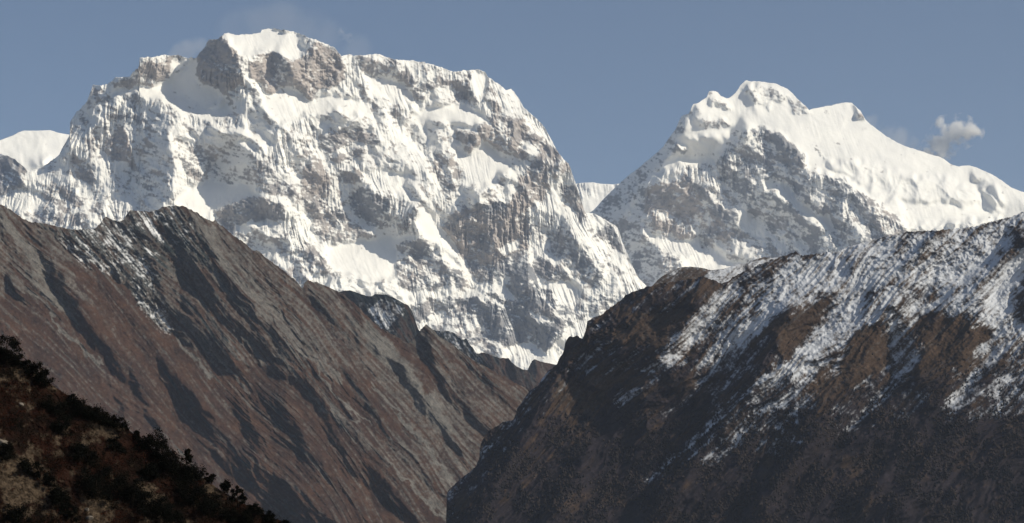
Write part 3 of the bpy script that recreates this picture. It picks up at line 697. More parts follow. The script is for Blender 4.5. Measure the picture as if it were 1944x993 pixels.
cv.f['grey'] += 0.52; cv.f['flute'] *= 0.8; cv.f['rough'] *= 0.6
P([(-120,550),(60,560),(110,590),(160,560),(130,500),(170,490),(230,530),(290,590),(340,640),(430,690),(480,695),(540,710),(600,770),(680,840),(760,900),(860,1000),(900,1120),(-120,1120)], grey=0.12, flute=0.4)
P([(560,560),(660,570),(780,660),(812,620),(1010,745),(1100,800),(1100,1000),(880,1000),(760,900),(680,800),(620,700)], flute=0.45)
P([(440,745),(540,740),(620,820),(700,880),(780,993),(560,1020),(470,900)], flute=1.0)
P([(655,575),(700,600),(760,640),(800,680),(840,740),(820,760),(760,700),(700,640)], grey=0.15)
P([(560,700),(620,680),(700,720),(760,790),(780,850),(700,830),(620,780)], grey=0.2)
P([(820,640),(900,685),(1000,740),(1060,800),(980,800),(900,740)], grey=0.35)
P([(130,470),(170,480),(260,560),(230,560),(150,510)], grey=0.3)
# dark rocky crown
P([(60,430),(130,430),(180,432),(240,405),(300,396),(345,388),(372,430),(402,482),(385,522),(335,505),(300,520),(300,570),(330,622),(290,612),(240,545),(200,505),(150,490),(120,460)], dark=0.62, grey=0.8, rough=1.8, gx=0.35)
P([(110,438),(185,432),(200,470),(215,505),(160,495),(130,475)], snow=0.38, rough=1.8)
P([(195,435),(240,410),(260,470),(300,500),(290,540),(320,600),(300,620),(260,560),(230,520),(200,500)], snow=0.30, rough=1.8)
P([(240,402),(300,398),(310,420),(290,440),(270,450),(255,430)], snow=0.5, gx=-0.3)
P([(310,395),(350,392),(365,430),(370,470),(330,450),(310,420)], snow=0.28)
P([(330,395),(360,398),(420,450),(470,520),(560,620),(650,720),(620,720),(520,620),(430,520),(370,440)], grey=0.9, gx=-0.4)
# gully walls that look left, their shade also painted in as darker colour
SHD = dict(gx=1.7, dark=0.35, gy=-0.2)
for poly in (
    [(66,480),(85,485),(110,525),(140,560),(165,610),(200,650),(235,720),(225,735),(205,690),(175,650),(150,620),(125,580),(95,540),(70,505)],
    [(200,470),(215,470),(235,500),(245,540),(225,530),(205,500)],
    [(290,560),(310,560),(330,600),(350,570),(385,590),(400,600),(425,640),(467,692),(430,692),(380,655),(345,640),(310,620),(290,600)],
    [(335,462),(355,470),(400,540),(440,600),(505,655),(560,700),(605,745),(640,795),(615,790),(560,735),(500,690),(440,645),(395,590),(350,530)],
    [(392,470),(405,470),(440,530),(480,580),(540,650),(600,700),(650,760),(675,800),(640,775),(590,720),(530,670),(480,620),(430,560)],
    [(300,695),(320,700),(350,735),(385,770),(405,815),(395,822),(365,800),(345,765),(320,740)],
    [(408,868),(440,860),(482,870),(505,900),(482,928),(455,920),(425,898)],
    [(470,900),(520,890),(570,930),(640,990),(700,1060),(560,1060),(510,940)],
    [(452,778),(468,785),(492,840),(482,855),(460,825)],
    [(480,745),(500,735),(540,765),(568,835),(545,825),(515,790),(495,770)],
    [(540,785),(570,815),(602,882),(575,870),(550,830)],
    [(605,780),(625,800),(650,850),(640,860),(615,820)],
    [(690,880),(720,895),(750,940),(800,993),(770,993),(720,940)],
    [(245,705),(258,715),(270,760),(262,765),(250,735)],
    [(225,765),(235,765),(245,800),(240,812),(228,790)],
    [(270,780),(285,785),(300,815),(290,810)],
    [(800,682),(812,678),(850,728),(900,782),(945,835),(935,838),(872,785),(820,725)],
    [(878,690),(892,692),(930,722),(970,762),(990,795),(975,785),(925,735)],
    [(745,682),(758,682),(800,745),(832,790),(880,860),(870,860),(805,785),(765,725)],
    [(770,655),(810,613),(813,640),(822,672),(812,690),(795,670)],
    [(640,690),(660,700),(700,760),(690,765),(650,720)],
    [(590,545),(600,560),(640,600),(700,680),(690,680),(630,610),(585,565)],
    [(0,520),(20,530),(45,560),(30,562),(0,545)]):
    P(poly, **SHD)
for pts, w, kw in (([(690,620),(730,660),(790,740),(850,820)], 22, dict(grey=1.3, dark=0)), ([(715,740),(760,790),(800,835),(870,925)], 4, dict(grey=1.5, dark=0)),
                   ([(560,720),(620,780),(690,800)], 4, dict(grey=1.3)), ([(600,700),(650,760),(710,815)], 3, dict(grey=1.4)), ([(780,920),(820,960),(850,993)], 4, dict(grey=1.3)),
                   ([(345,600),(400,660),(430,700),(470,740)], 5, dict(grey=1.3)), ([(330,640),(370,680),(410,720)], 5, dict(grey=1.2)), ([(0,420),(60,480),(100,560),(140,600)], 14, dict(grey=1.0)),
                   ([(50,480),(70,540),(110,620),(200,700)], 6, dict(grey=1.1)), ([(740,880),(800,940),(840,985)], 3, dict(grey=1.3)), ([(200,440),(230,520)], 3, dict(snow=0.7)),
                   ([(285,478),(300,490),(312,494)], 2.5, dict(snow=1.0)), ([(830,960),(845,975)], 2, dict(grey=1.5))):
    cv.streak(pts, w, **kw)
for pts, w, a in (([(347,392),(400,480),(470,590),(600,730),(760,900)], 40, .9), ([(250,400),(300,500),(380,620),(480,730),(600,880)], 36, .8), ([(470,470),(560,590),(700,760),(840,930)], 34, .8),
                  ([(577,536),(640,620),(740,760),(860,920)], 34, .9), ([(810,616),(850,690),(920,780),(960,850)], 30, .9), ([(60,425),(120,520),(200,640),(300,760)], 34, .8),
                  ([(0,400),(60,520),(120,620)], 26, .7), ([(130,440),(220,560),(340,720),(460,860),(560,993)], 34, .7), ([(680,590),(760,700),(850,830)], 24, .6), ([(890,680),(940,750),(980,800)], 20, .7)):
    cv.ridge(pts, w, a * 0.75)
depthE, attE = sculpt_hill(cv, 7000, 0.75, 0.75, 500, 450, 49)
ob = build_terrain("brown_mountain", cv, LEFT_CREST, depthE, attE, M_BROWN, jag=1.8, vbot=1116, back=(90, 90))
set_props(ob, 'structure')

# ---- hill behind the right hill
cv = Canvas(1200, 1640, 478, 640, 1.1, seed=51, lit=(-0.1, 0.2), warp=(3, 1.5, 0.8))
cv.f['dark'] += 0.45; cv.f['grey'] += 0.4; cv.f['snow'] += 0.3
cv.paint([(1350,520),(1375,510),(1410,502),(1460,488),(1520,495),(1500,560),(1380,560),(1330,530)], snow=0.8, dark=0.2)
cv.paint([(1415,500),(1428,520),(1420,530),(1410,515)], snow=0.2, gx=0.8)
dd, aa = sculpt_hill(cv, 5600, 0.9, -0.1, 500, 1400, 140, 0.35, 0.6)
ob = build_terrain("snow_dusted_hill", cv, [(1200,580),(1235,546),(1250,530),(1270,516),(1290,508),(1310,506),(1330,508),(1350,513),(1375,510),(1400,502),(1420,500),(1430,494),(1450,488),(1465,490),(1500,484),(1560,500),(1640,520)], dd, aa, M_DARK, jag=0.6, vbot=636, back=(60, 40))
set_props(ob, 'structure')

# ---- right hand hill
HILL_CREST = [(780,1150),(835,1120),(846,1040),(847,993),(848,940),(851,930),(865,918),(880,905),(893,895),(903,886),(910,870),(912,845),(925,822),(940,810),(960,800),(974,798),(980,785),(982,773),(990,765),(1000,750),(1005,742),(1020,733),(1032,715),(1040,705),(1050,698),(1058,690),(1062,680),(1070,668),(1073,650),(1080,640),(1095,637),(1106,643),(1112,628),(1115,610),(1130,602),(1145,595),(1160,583),(1175,572),(1190,560),(1205,552),(1230,545),(1260,537),(1290,533),(1320,528),(1335,524),(1350,530),(1370,538),(1382,534),(1395,525),(1410,515),(1420,518),(1435,505),(1450,498),(1470,492),(1485,488),(1500,480),(1510,478),(1520,486),(1530,484),(1550,482),(1570,480),(1590,478),(1610,468),(1640,461),(1680,450),(1705,445),(1720,440),(1760,438),(1800,436),(1850,430),(1880,422),(1905,415),(1925,410),(1944,402),(2080,350)]
cv = Canvas(790, 2060, 345, 1120, 1.15, seed=61, lit=(0.05, 0.0), warp=(9, 6, 3), finger=(20, 137))
P = cv.paint
cv.f['dark'] += 0.5; cv.f['rough'] *= 0.9
P([(1115,620),(1180,600),(1270,572),(1320,572),(1332,600),(1292,652),(1252,667),(1180,657),(1120,642)], dark=0.0, gx=-0.35)
P([(1060,690),(1130,690),(1180,700),(1140,780),(1100,850),(1060,830),(1050,740)], dark=0.15, gx=-0.3, grey=0.2)
P([(930,900),(1000,830),(1100,850),(1080,940),(950,993)], dark=0.4, gx=-0.1)
P([(1290,530),(1340,526),(1370,540),(1330,560),(1300,575),(1290,555)], dark=0.1, gx=-0.3)
for poly in ([(1073,650),(1082,640),(1106,643),(1112,628),(1165,640),(1160,668),(1110,690),(1062,684)], [(1114,612),(1150,596),(1200,612),(1180,630),(1118,628)], [(1060,688),(1120,700),(1110,730),(1048,720)]):
    P(poly, rough=3.2, dark=0.75, grey=0.2, gx=0.3, gy=-0.5)
for pts in ([(1070,668),(1120,680),(1200,700),(1260,700)], [(1112,640),(1180,655),(1250,668)], [(1050,705),(1110,722),(1150,745)], [(1240,600),(1300,590),(1340,575)], [(1180,745),(1240,760),(1300,740)]):
    cv.streak(pts, 7, gy=-1.6, dark=0.9, gx=0.5)
# snow
P([(1450,498),(1600,470),(1720,438),(1850,428),(1944,400),(2060,350),(2060,690),(1944,640),(1880,640),(1850,600),(1780,600),(1740,592),(1690,600),(1640,640),(1560,692),(1520,722),(1500,762),(1440,790),(1400,800),(1380,772),(1430,720),(1480,690),(1560,632),(1582,600),(1560,560),(1480,600),(1430,642),(1350,682),(1318,702),(1330,672),(1380,620),(1440,572),(1480,530)], snow=0.84, dark=0.5, gx=-0.1)
P([(1700,440),(1850,432),(1944,410),(2000,400),(1990,470),(1850,480),(1740,520),(1700,500)], snow=0.70, rough=1.4)
P([(1500,600),(1600,520),(1700,470),(1680,560),(1560,650)], snow=0.84)
P([(1370,540),(1450,500),(1490,495),(1470,540),(1400,590),(1350,630),(1300,690),(1240,712),(1220,712),(1262,662),(1312,600),(1335,570)], snow=0.50)
P([(1290,620),(1340,600),(1320,640),(1260,690),(1225,710),(1240,680)], snow=0.66)
P([(1400,600),(1440,600),(1360,680),(1320,700),(1335,670)], snow=0.78)
P([(1780,690),(1860,640),(1944,640),(2060,690),(2060,800),(1940,790),(1860,790),(1800,800),(1790,760)], snow=0.42)
P([(1360,760),(1500,720),(1560,760),(1500,800),(1400,850),(1330,880),(1300,880)], snow=0.36)
P([(1180,740),(1240,730),(1220,760),(1170,770)], snow=0.42)
P([(980,780),(1040,705),(1075,690),(1060,740),(1000,800)], snow=0.3, gx=0.4)
P([(1560,760),(1700,700),(1790,760),(1700,800),(1560,830)], snow=0.22)
# bare brown ribs
BR = dict(snow=0.0, dark=0.05, gx=-0.55)
P([(1478,602),(1520,592),(1567,563),(1575,600),(1520,652),(1490,662),(1468,642)], **BR)
P([(1556,692),(1600,670),(1625,640),(1650,612),(1690,600),(1702,640),(1692,690),(1640,722),(1620,762),(1560,812),(1536,800)], **BR)
P([(1756,622),(1800,600),(1852,590),(1872,640),(1832,722),(1792,762),(1750,742),(1740,690)], **BR)
P([(1550,560),(1575,545),(1590,570),(1570,610)], snow=0.1, dark=0.4)
P([(1700,560),(1780,530),(1800,560),(1720,590)], snow=0.38, dark=0.7)
# steep sides of dark rock, with shade painted into the darker colour
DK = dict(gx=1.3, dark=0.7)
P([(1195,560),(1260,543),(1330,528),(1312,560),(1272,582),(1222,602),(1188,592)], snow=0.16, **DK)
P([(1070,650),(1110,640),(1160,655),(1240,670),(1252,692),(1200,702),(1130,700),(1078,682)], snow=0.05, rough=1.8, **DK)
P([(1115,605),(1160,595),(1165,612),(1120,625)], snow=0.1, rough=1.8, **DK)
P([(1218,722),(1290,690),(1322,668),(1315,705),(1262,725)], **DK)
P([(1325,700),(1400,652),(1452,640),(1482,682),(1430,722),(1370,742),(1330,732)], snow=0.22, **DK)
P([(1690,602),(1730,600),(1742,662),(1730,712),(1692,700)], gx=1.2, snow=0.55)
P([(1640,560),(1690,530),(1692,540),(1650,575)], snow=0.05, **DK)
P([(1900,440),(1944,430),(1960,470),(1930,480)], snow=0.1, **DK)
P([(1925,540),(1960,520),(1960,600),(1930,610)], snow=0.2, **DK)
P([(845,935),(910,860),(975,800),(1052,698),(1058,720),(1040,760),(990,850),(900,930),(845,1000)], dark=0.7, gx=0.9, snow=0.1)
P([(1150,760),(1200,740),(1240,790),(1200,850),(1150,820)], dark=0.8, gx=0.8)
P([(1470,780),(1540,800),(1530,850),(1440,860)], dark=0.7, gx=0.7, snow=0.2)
for pts, w, kw in (([(1222,712),(1290,650),(1350,590),(1380,560)], 5, dict(snow=0.9)), ([(1320,702),(1380,645),(1440,600),(1500,570)], 5, dict(snow=0.9)),
                   ([(1200,925),(1260,890),(1330,850),(1400,790)], 4, dict(snow=0.55)), ([(1440,790),(1530,740),(1600,680)], 6, dict(snow=0.8)), ([(1800,760),(1860,700),(1920,640)], 6, dict(snow=0.7)),
                   ([(1808,700),(1815,720),(1822,735)], 2, dict(snow=0.9)), ([(912,858),(930,850)], 3, dict(snow=0.9)), ([(1240,790),(1300,760),(1330,740)], 4, dict(snow=0.4))):
    cv.streak(pts, w, **kw)
for pts, w, a in (([(1115,612),(1070,690),(1010,800),(930,940),(880,1050)], 60, .8), ([(1330,560),(1290,640),(1215,740),(1120,860),(1040,1000)], 50, .9), ([(1500,600),(1455,690),(1380,800),(1260,950)], 48, 1.0),
                  ([(1695,596),(1640,690),(1560,810),(1440,960)], 50, 1.1), ([(1862,588),(1830,690),(1760,800),(1640,950)], 48, 1.0), ([(1580,545),(1530,600),(1480,640)], 30, .8), ([(1250,560),(1190,640),(1120,720)], 36, .8),
                  ([(1944,560),(1900,680),(1800,830),(1700,960)], 45, .8), ([(1780,450),(1700,540),(1640,600)], 36, .6), ([(1620,480),(1560,540),(1500,590)], 36, .6), ([(1944,440),(1880,520),(1800,590)], 40, .7),
                  ([(1450,505),(1400,560),(1350,610)], 26, .6), ([(1100,640),(1180,662),(1250,680)], 22, .8), ([(1150,600),(1220,580),(1300,560)], 20, .6)):
    cv.ridge(pts, w, a)
for pts, w, a in (([(1440,565),(1330,640),(1222,712),(1140,820)], 24, -.8), ([(1500,650),(1400,740),(1290,860),(1180,980)], 26, -.8), ([(1745,610),(1725,700),(1620,810),(1480,950)], 26, -.9), ([(1935,620),(1800,760),(1660,880)], 24, -.8)):
    cv.ridge(pts, w, a)
low = sstep(cv.V + 0.10 * (cv.U - 1400) + 40 * fbm(cv.U, cv.V, 120, 3, 64), 690, 850)   # leafless woods and heath cover the foot of the hill
cv.f['dark'] = (cv.f['dark'] * (1 - low) + low * (1.0 - 0.4 * sstep(fbm(cv.U, cv.V, 70, 3, 65), 0.15, 0.6))).astype(np.float32)
cv.f['flute'] = cv.f['flute'] * (1 - 0.5 * low); cv.f['rough'] = cv.f['rough'] * (1 - 0.55 * low)
depthG, attG = sculpt_hill(cv, 4600, 0.75, -0.25, 600, 1400, 137, 1.15, 1.0)
ob = build_terrain("dark_hill", cv, HILL_CREST, depthG, attG, M_DARK, jag=2.4, vbot=1116, back=(60, 50))
set_props(ob, 'structure')

# leafless woods over the foot of the right hill: far off, thousands of crowns a few metres across
rs = np.random.RandomState(91)
wu = rs.uniform(850, 2040, 60000); wv = rs.uniform(640, 1100, 60000)
cp = np.array(HILL_CREST)
ok = (wv > np.interp(wu, cp[:, 0], cp[:, 1]) + 10)
wm = sstep(cv.at(low, wu, wv), 0.05, 0.9) * sstep(fbm(wu, wv, 60, 3, 92), -0.45, 0.2) * (1 - cv.at(attG['snow'], wu, wv))
ok &= wm * 0.75 + 0.02 * (cv.at(attG['snow'], wu, wv) < 0.4) > rs.uniform(0, 1, len(wu))
wu, wv = wu[ok][:17000], wv[ok][:17000]
wp = to_world(wu, wv, cv.at(depthG, wu, wv))
th = rs.uniform(2.5, 7.5, len(wu)) * np.where(wv > 780, 1.0, 0.7)
ring = []
for k in range(5):
    t = 2 * math.pi * k / 5
    ring.append(wp + np.stack([0.36 * th * math.cos(t), 0.36 * th * math.sin(t), 0.30 * th], 1) * rs.uniform(.7, 1.3, (len(wu), 1)))
topv = wp + np.stack([rs.uniform(-.1, .1, len(wu)) * th, rs.uniform(-.1, .1, len(wu)) * th, th], 1)
botv = wp - np.array((0, 0, 0.5))
VV = np.stack(ring + [topv, botv], 1).reshape(-1, 3)
ids = np.arange(len(wu))[:, None, None] * 7
tri = np.array([(k, (k + 1) % 5, 5) for k in range(5)] + [((k + 1) % 5, k, 6) for k in range(5)])[None]
mw, N, L = new_mat("leafless_woods")
L.new(mixc(N, L, ramp(N, L, ntex(N, L, 0.02, 5, 0.7), 0.4, 0.6), (0.016, 0.015, 0.017), (0.046, 0.036, 0.032)), N['Principled BSDF'].inputs['Base Color'])
N['Principled BSDF'].inputs['Roughness'].default_value = 1.0; N['Principled BSDF'].inputs['Specular IOR Level'].default_value = 0.03
ob = make_mesh("woods", VV, None, None, mw, smooth=False, tris=(ids + tri).reshape(-1, 3))
set_props(ob, 'stuff', 'dark leafless woods spread over the lower flank of the right hill')

# ------------------------------------------------------------------ valley floor
m, N, L = new_mat("valley_gravel")
L.new(mixc(N, L, ntex(N, L, 0.01, 6), (0.12, 0.10, 0.08), (0.22, 0.20, 0.17)), N['Principled BSDF'].inputs['Base Color'])
g = np.linspace(0, 1, 80)
gx_, gy_ = np.meshgrid(g * 32000 - 16000, g * 32000 - 4000)
gz = -110 + 25 * fbm(gx_ / 100, gy_ / 100, 20, 3, 5)
ob = make_mesh("ground", np.stack([gx_, gy_, gz], -1).reshape(-1, 3), grid_quads(80, 80), None, m)
set_props(ob, 'structure')

# ------------------------------------------------------------------ near hillside with junipers
NEAR_CREST = [(-80,590),(0,662),(40,688),(95,728),(125,748),(150,762),(200,786),(240,812),(270,838),(320,872),(370,898),(420,932),(480,966),(550,996),(640,1040)]
cv = Canvas(-60, 640, 570, 1110, 1.2, seed=71, lit=(-0.1, 0.0), warp=(6, 4, 2))
U, V = cv.U, cv.V
YN = 230.0
mN = YN / FPX
R = 6.0 * ridged(U * .6 + V, V, 70, 2, 72) + 2.6 * ridged(U, V, 24, 4, 73) + 1.6 * fbm(U, V, 7, 3, 74, 0.7)
depthH = YN + (0.85 * (800 - V) + 0.55 * (U - 250) - R) * mN
soil = fbm(U, V, 60, 2, 75) * 0.42 + 0.45 * fbm(U, V, 18, 4, 76, 0.65) - 0.12
for (x, y, r, a) in ((50, 715, 45, .5), (200, 820, 30, .7), (225, 815, 25, .5), (20, 900, 50, .9), (60, 930, 60, .6), (300, 925, 30, .5), (180, 975, 50, .6), (280, 970, 35, .5), (395, 925, 20, .8), (0, 850, 20, .9), (110, 850, 50, .2)):
    soil += a * np.exp(-((U - x) ** 2 + (V - y) ** 2) / (r * r))
m, N, L = new_mat("stony_slope")
b = N['Principled BSDF']
n1 = ntex(N, L, 2.2, 6, 0.7); n2 = ntex(N, L, 0.45, 5, 0.6)
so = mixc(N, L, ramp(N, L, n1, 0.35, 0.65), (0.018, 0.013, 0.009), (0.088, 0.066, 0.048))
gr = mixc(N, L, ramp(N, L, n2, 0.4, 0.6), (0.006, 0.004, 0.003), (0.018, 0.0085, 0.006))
L.new(mixc(N, L, attr(N, 'soil'), gr, so), b.inputs['Base Color']); b.inputs['Roughness'].default_value = 1.0
b.inputs['Specular IOR Level'].default_value = 0.05
soilm = sstep(soil, 0.16, 0.5)
ob = build_terrain("hillside", cv, NEAR_CREST, depthH, dict(soil=soilm), m, jag=1.5, vbot=1106, back=(3.0, 2.4), floor=-114)
set_props(ob, 'structure')

def near(u, v):
    Y = cv.at(depthH, np.asarray(u, np.float32), np.asarray(v, np.float32))
    return to_world(np.asarray(u, float), np.asarray(v, float), Y)

def leaf_quads(rs, centres, size, flat=0.0, longer=1.0):
    """small randomly turned leaf sprays around the centres"""
    n = len(centres)
    a = rs.randn(n, 3); a[:, 2] *= 1 - flat; a /= np.linalg.norm(a, axis=1, keepdims=True) + 1e-9
    r = rs.randn(n, 3); b = np.cross(a, r); b /= np.linalg.norm(b, axis=1, keepdims=True) + 1e-9
    s = (size * rs.uniform(0.55, 1.35, n))[:, None]
    a = a * s * longer; b = b * s * 0.55
    c = np.asarray(centres)
    v = np.stack([c - a * .5, c + b * .5, c + a * .6, c - b * .5], 1).reshape(-1, 3)
    return v, np.arange(n * 4).reshape(n, 4)

def foliage_material(name, c1, c2, scale=3.0):
    m, N, L = new_mat(name)
    b = N['Principled BSDF']
    L.new(mixc(N, L, ramp(N, L, ntex(N, L, scale, 4), 0.35, 0.65), c1, c2), b.inputs['Base Color'])
    b.inputs['Roughness'].default_value = 0.9; b.inputs['Specular IOR Level'].default_value = 0.05
    return m
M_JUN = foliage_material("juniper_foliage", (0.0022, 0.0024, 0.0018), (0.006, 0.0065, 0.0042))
M_BARK = foliage_material("juniper_bark", (0.02, 0.014, 0.01), (0.04, 0.03, 0.02), 8)
M_RED = foliage_material("red_barberry_leaves", (0.015, 0.006, 0.004), (0.062, 0.018, 0.010))
M_DRY = foliage_material("dry_grass_blades", (0.015, 0.010, 0.007), (0.060, 0.044, 0.030))
M_ROCK = foliage_material("pale_boulder", (0.09, 0.08, 0.07), (0.20, 0.175, 0.15), 1.5)

def tube(path, radii, sides=6):
    path = np.asarray(path, float); vs = []; fs = []
    for i, (p, r) in enumerate(zip(path, radii)):
        d = path[min(i + 1, len(path) - 1)] - path[max(i - 1, 0)]; d /= np.linalg.norm(d) + 1e-9
        x = np.cross(d, (0.3, 1, 0.1)); x /= np.linalg.norm(x); y = np.cross(d, x)
        for k in range(sides):
            t = 2 * math.pi * k / sides; vs.append(p + r * (math.cos(t) * x + math.sin(t) * y))
    for i in range(len(path) - 1):
        for k in range(sides):
            a = i * sides + k; b = i * sides + (k + 1) % sides
            fs.append((a, b, b + sides, a + sides))
    return np.array(vs), np.array(fs)

def juniper(u, v, w, h, label, shape='round', name='juniper_shrub', cat='shrub', seed=0):
    """u, v: foot of the plant on the slope; w, h: width and height in photo pixels at this distance"""
    rs = np.random.RandomState(500 + seed)
    base = near(u, v); px = np.linalg.norm(base) / FPX
    W, H = w * px * 1.1, h * px * 0.92
    root = bpy.data.objects.new(name, None); COL.objects.link(root); root.location = base
    root.empty_display_size = 0.3
    set_props(root, None, label, cat, 'junipers and scrub bushes on the near hillside')
    nc = int(10 + w * h / 95)
    cl = []
    while len(cl) < nc:
        x, y, z = rs.uniform(-1, 1), rs.uniform(-1, 1), rs.uniform(0, 1)
        if shape == 'tree': lim = 0.42 + 0.75 * math.sin(math.pi * min(1, max(0, (z * .8 + .2)))) ** 1.0 * (1 - .35 * z)
        elif shape == 'cone': lim = 1.05 * (1 - z) + 0.12
        elif shape == 'mat': lim = math.sqrt(max(0, 1 - z * z)) * (0.8 + .3 * math.sin(5 * x + seed))
        else: lim = math.sqrt(max(0, 1 - (z * 0.98) ** 2)) * 0.95 + 0.08
        if math.hypot(x, y) <= lim: cl.append((x * W / 2, y * W / 2 * 0.8, z * H * (0.93 if shape != 'mat' else 0.85) + 0.02 * H))
    cl = np.array(cl)
    # follow the slope of the ground across the plant
    cl[:, 2] -= cl[:, 0] * (0.55 if shape in ('mat', 'round') and w > 45 else 0.15)
    per = 120
    rad = (0.11 + 0.5 / math.sqrt(nc)) * min(W, H * 1.3) * rs.uniform(0.55, 1.15, len(cl))
    cen = np.repeat(cl, per, 0) + rs.randn(len(cl) * per, 3) * np.repeat(rad, per)[:, None] * np.array((0.42, 0.42, 0.36))
    # short upright sprays that break up the outline
    tips = cl[rs.randint(0, len(cl), nc * 6)] + rs.randn(nc * 6, 3) * rad.mean() * 0.75
    v1, q1 = leaf_quads(rs, np.concatenate([cen, tips]), 0.15)
    o = make_mesh('foliage', v1, q1, None, M_JUN, smooth=False); o.parent = root
    vs, fs, off = [], [], 0
    lean = rs.uniform(-.15, .15)
    paths = [([(0, 0, -0.35 * H * 0.4), (lean * W * .3, 0, H * .3), (lean * W, 0, H * .72)], [0.09 * H ** .5, 0.06 * H ** .5, 0.02])]
    for k in range(5):
        t = cl[rs.randint(len(cl))]
        z0 = H * rs.uniform(.08, .4)
        paths.append(([(lean * W * .3, 0, z0), ((t[0]) * .5, t[1] * .5, z0 * .5 + t[2] * .5), tuple(t)], [0.04, 0.03, 0.012]))
    for p, r in paths:
        a, f = tube(p, r); vs.append(a); fs.append(f + off); off += len(a)
    o = make_mesh('trunk', np.concatenate(vs), np.concatenate(fs), None, M_BARK); o.parent = root
    return root

JUN = [
 (14, 692, 46, 62, 'tall black juniper clump cut by the left edge of the picture', 'tree'),
 (52, 708, 34, 26, 'low dark bush on the skyline left of the rounded upright bush', 'round'),
 (81, 732, 32, 50, 'dark rounded upright bush standing out on the upper skyline', 'tree'),
 (106, 786, 52, 34, 'wide black bush below the skyline above the pale bare soil', 'round'),
 (136, 771, 30, 28, 'bush with a spiky top on the skyline right of the rounded upright bush', 'cone'),
 (160, 792, 44, 34, 'thick dark bush at the left end of the long skyline hedge', 'round'),
 (188, 804, 44, 38, 'spiky topped bush in the middle of the long skyline hedge', 'cone'),
 (222, 814, 38, 28, 'low dark bush at the right end of the long skyline hedge', 'round'),
 (120, 826, 36, 32, 'round black bush in the middle of the slope under the wide bush', 'round'),
 (217, 856, 36, 36, 'pointed dark bush under the pale bank of soil', 'cone'),
 (258, 836, 16, 20, 'small round bush on the skyline left of the tall ragged juniper', 'round'),
 (294, 870, 50, 66, 'tall ragged juniper tree, the highest one on the skyline', 'tree'),
 (328, 900, 50, 46, 'broad black bush just down the slope from the tall ragged juniper', 'round'),
 (354, 876, 18, 24, 'small twisted juniper with an open crown on the skyline', 'tree'),
 (366, 912, 44, 44, 'dense dark bush below the small twisted juniper', 'round'),
 (16, 872, 52, 32, 'flat black bush at the left edge above the pale soil bank', 'mat'),
 (165, 884, 76, 46, 'wide spreading dark bush in the middle of the hillside', 'mat'),
 (70, 908, 64, 36, 'broad low bush left of the red scrub patch', 'mat'),
 (182, 946, 66, 56, 'large black bush below the wide spreading bush', 'round'),
 (250, 960, 78, 68, 'largest black bush mass low on the hillside', 'round'),
 (112, 958, 66, 40, 'rounded dark bush over the stony ground low on the left', 'mat'),
 (280, 912, 34, 36, 'dark bush between the red scrub and the broad black bush', 'round'),
 (34, 998, 52, 44, 'black bush in the lower left corner of the picture', 'round'),
 (130, 984, 36, 28, 'small dark bush near the bottom edge beside the rocks', 'round'),
 (318, 990, 50, 48, 'dark bush at the bottom edge under the dry grass patch', 'round'),
 (368, 962, 66, 52, 'dense black bush above the bottom edge left of the skyline pair', 'round'),
 (398, 914, 18, 18, 'little round bush on the skyline beside the small soil gap', 'round'),
 (432, 934, 26, 24, 'rounded bush on the skyline, left one of the skyline pair', 'round'),
 (452, 958, 24, 36, 'upright rounded bush on the skyline, right one of the skyline pair', 'tree'),
 (420, 978, 62, 40, 'wide dark bush under the skyline pair', 'mat'),
 (484, 976, 28, 22, 'low bush on the skyline to the right of the skyline pair', 'round'),
 (510, 988, 24, 20, 'second last bush at the lower end of the skyline', 'round'),
 (543, 1003, 20, 20, 'last small bush at the lower end of the skyline', 'round'),
 (470, 1000, 52, 36, 'dark bush at the bottom edge near the end of the hillside', 'mat'),
]
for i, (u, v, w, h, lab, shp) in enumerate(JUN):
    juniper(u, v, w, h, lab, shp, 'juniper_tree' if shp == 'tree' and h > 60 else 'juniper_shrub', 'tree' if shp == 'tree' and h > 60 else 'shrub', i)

def boulder(u, v, w, h, label, seed):
    rs = np.random.RandomState(seed)
    base = near(u, v); px = np.linalg.norm(base) / FPX
    import bmesh
    bm = bmesh.new(); bmesh.ops.create_icosphere(bm, subdivisions=4, radius=1)
    co = np.array([q.co[:] for q in bm.verts])
    planes = rs.randn(9, 3); planes /= np.linalg.norm(planes, axis=1, keepdims=True)
    for p in planes:
        d = co @ p; lim = rs.uniform(.55, .85); co -= np.clip(d - lim, 0, None)[:, None] * p[None] * .9
    co += 0.05 * np.stack([perlin(co[:, 0] * 4 + co[:, 2] * 3, co[:, 1] * 4, k) for k in range(3)], -1)
    for q, c in zip(bm.verts, co): q.co = (c[0] * w * px / 2, c[1] * w * px / 2.4, c[2] * h * px / 2)
    me = bpy.data.meshes.new('boulder'); bm.to_mesh(me); bm.free(); me.materials.append(M_ROCK)
    o = bpy.data.objects.new('boulder', me); COL.objects.link(o); o.location = base
    o.rotation_euler = (0.1, 0.5, rs.uniform(0, 3))
    set_props(o, None, label, 'boulder', 'pale boulders on the near hillside')
boulder(6, 840, 24, 15, 'pale pinkish boulder at the left edge between black bushes', 1)
boulder(170, 985, 18, 12, 'pale angular boulder near the bottom edge right of the small dark bush', 2)
boulder(40, 768, 12, 8, 'small pale boulder on the slope below the upper skyline bush', 3)
boulder(165, 968, 10, 8, 'small pale boulder just above the angular boulder', 4)

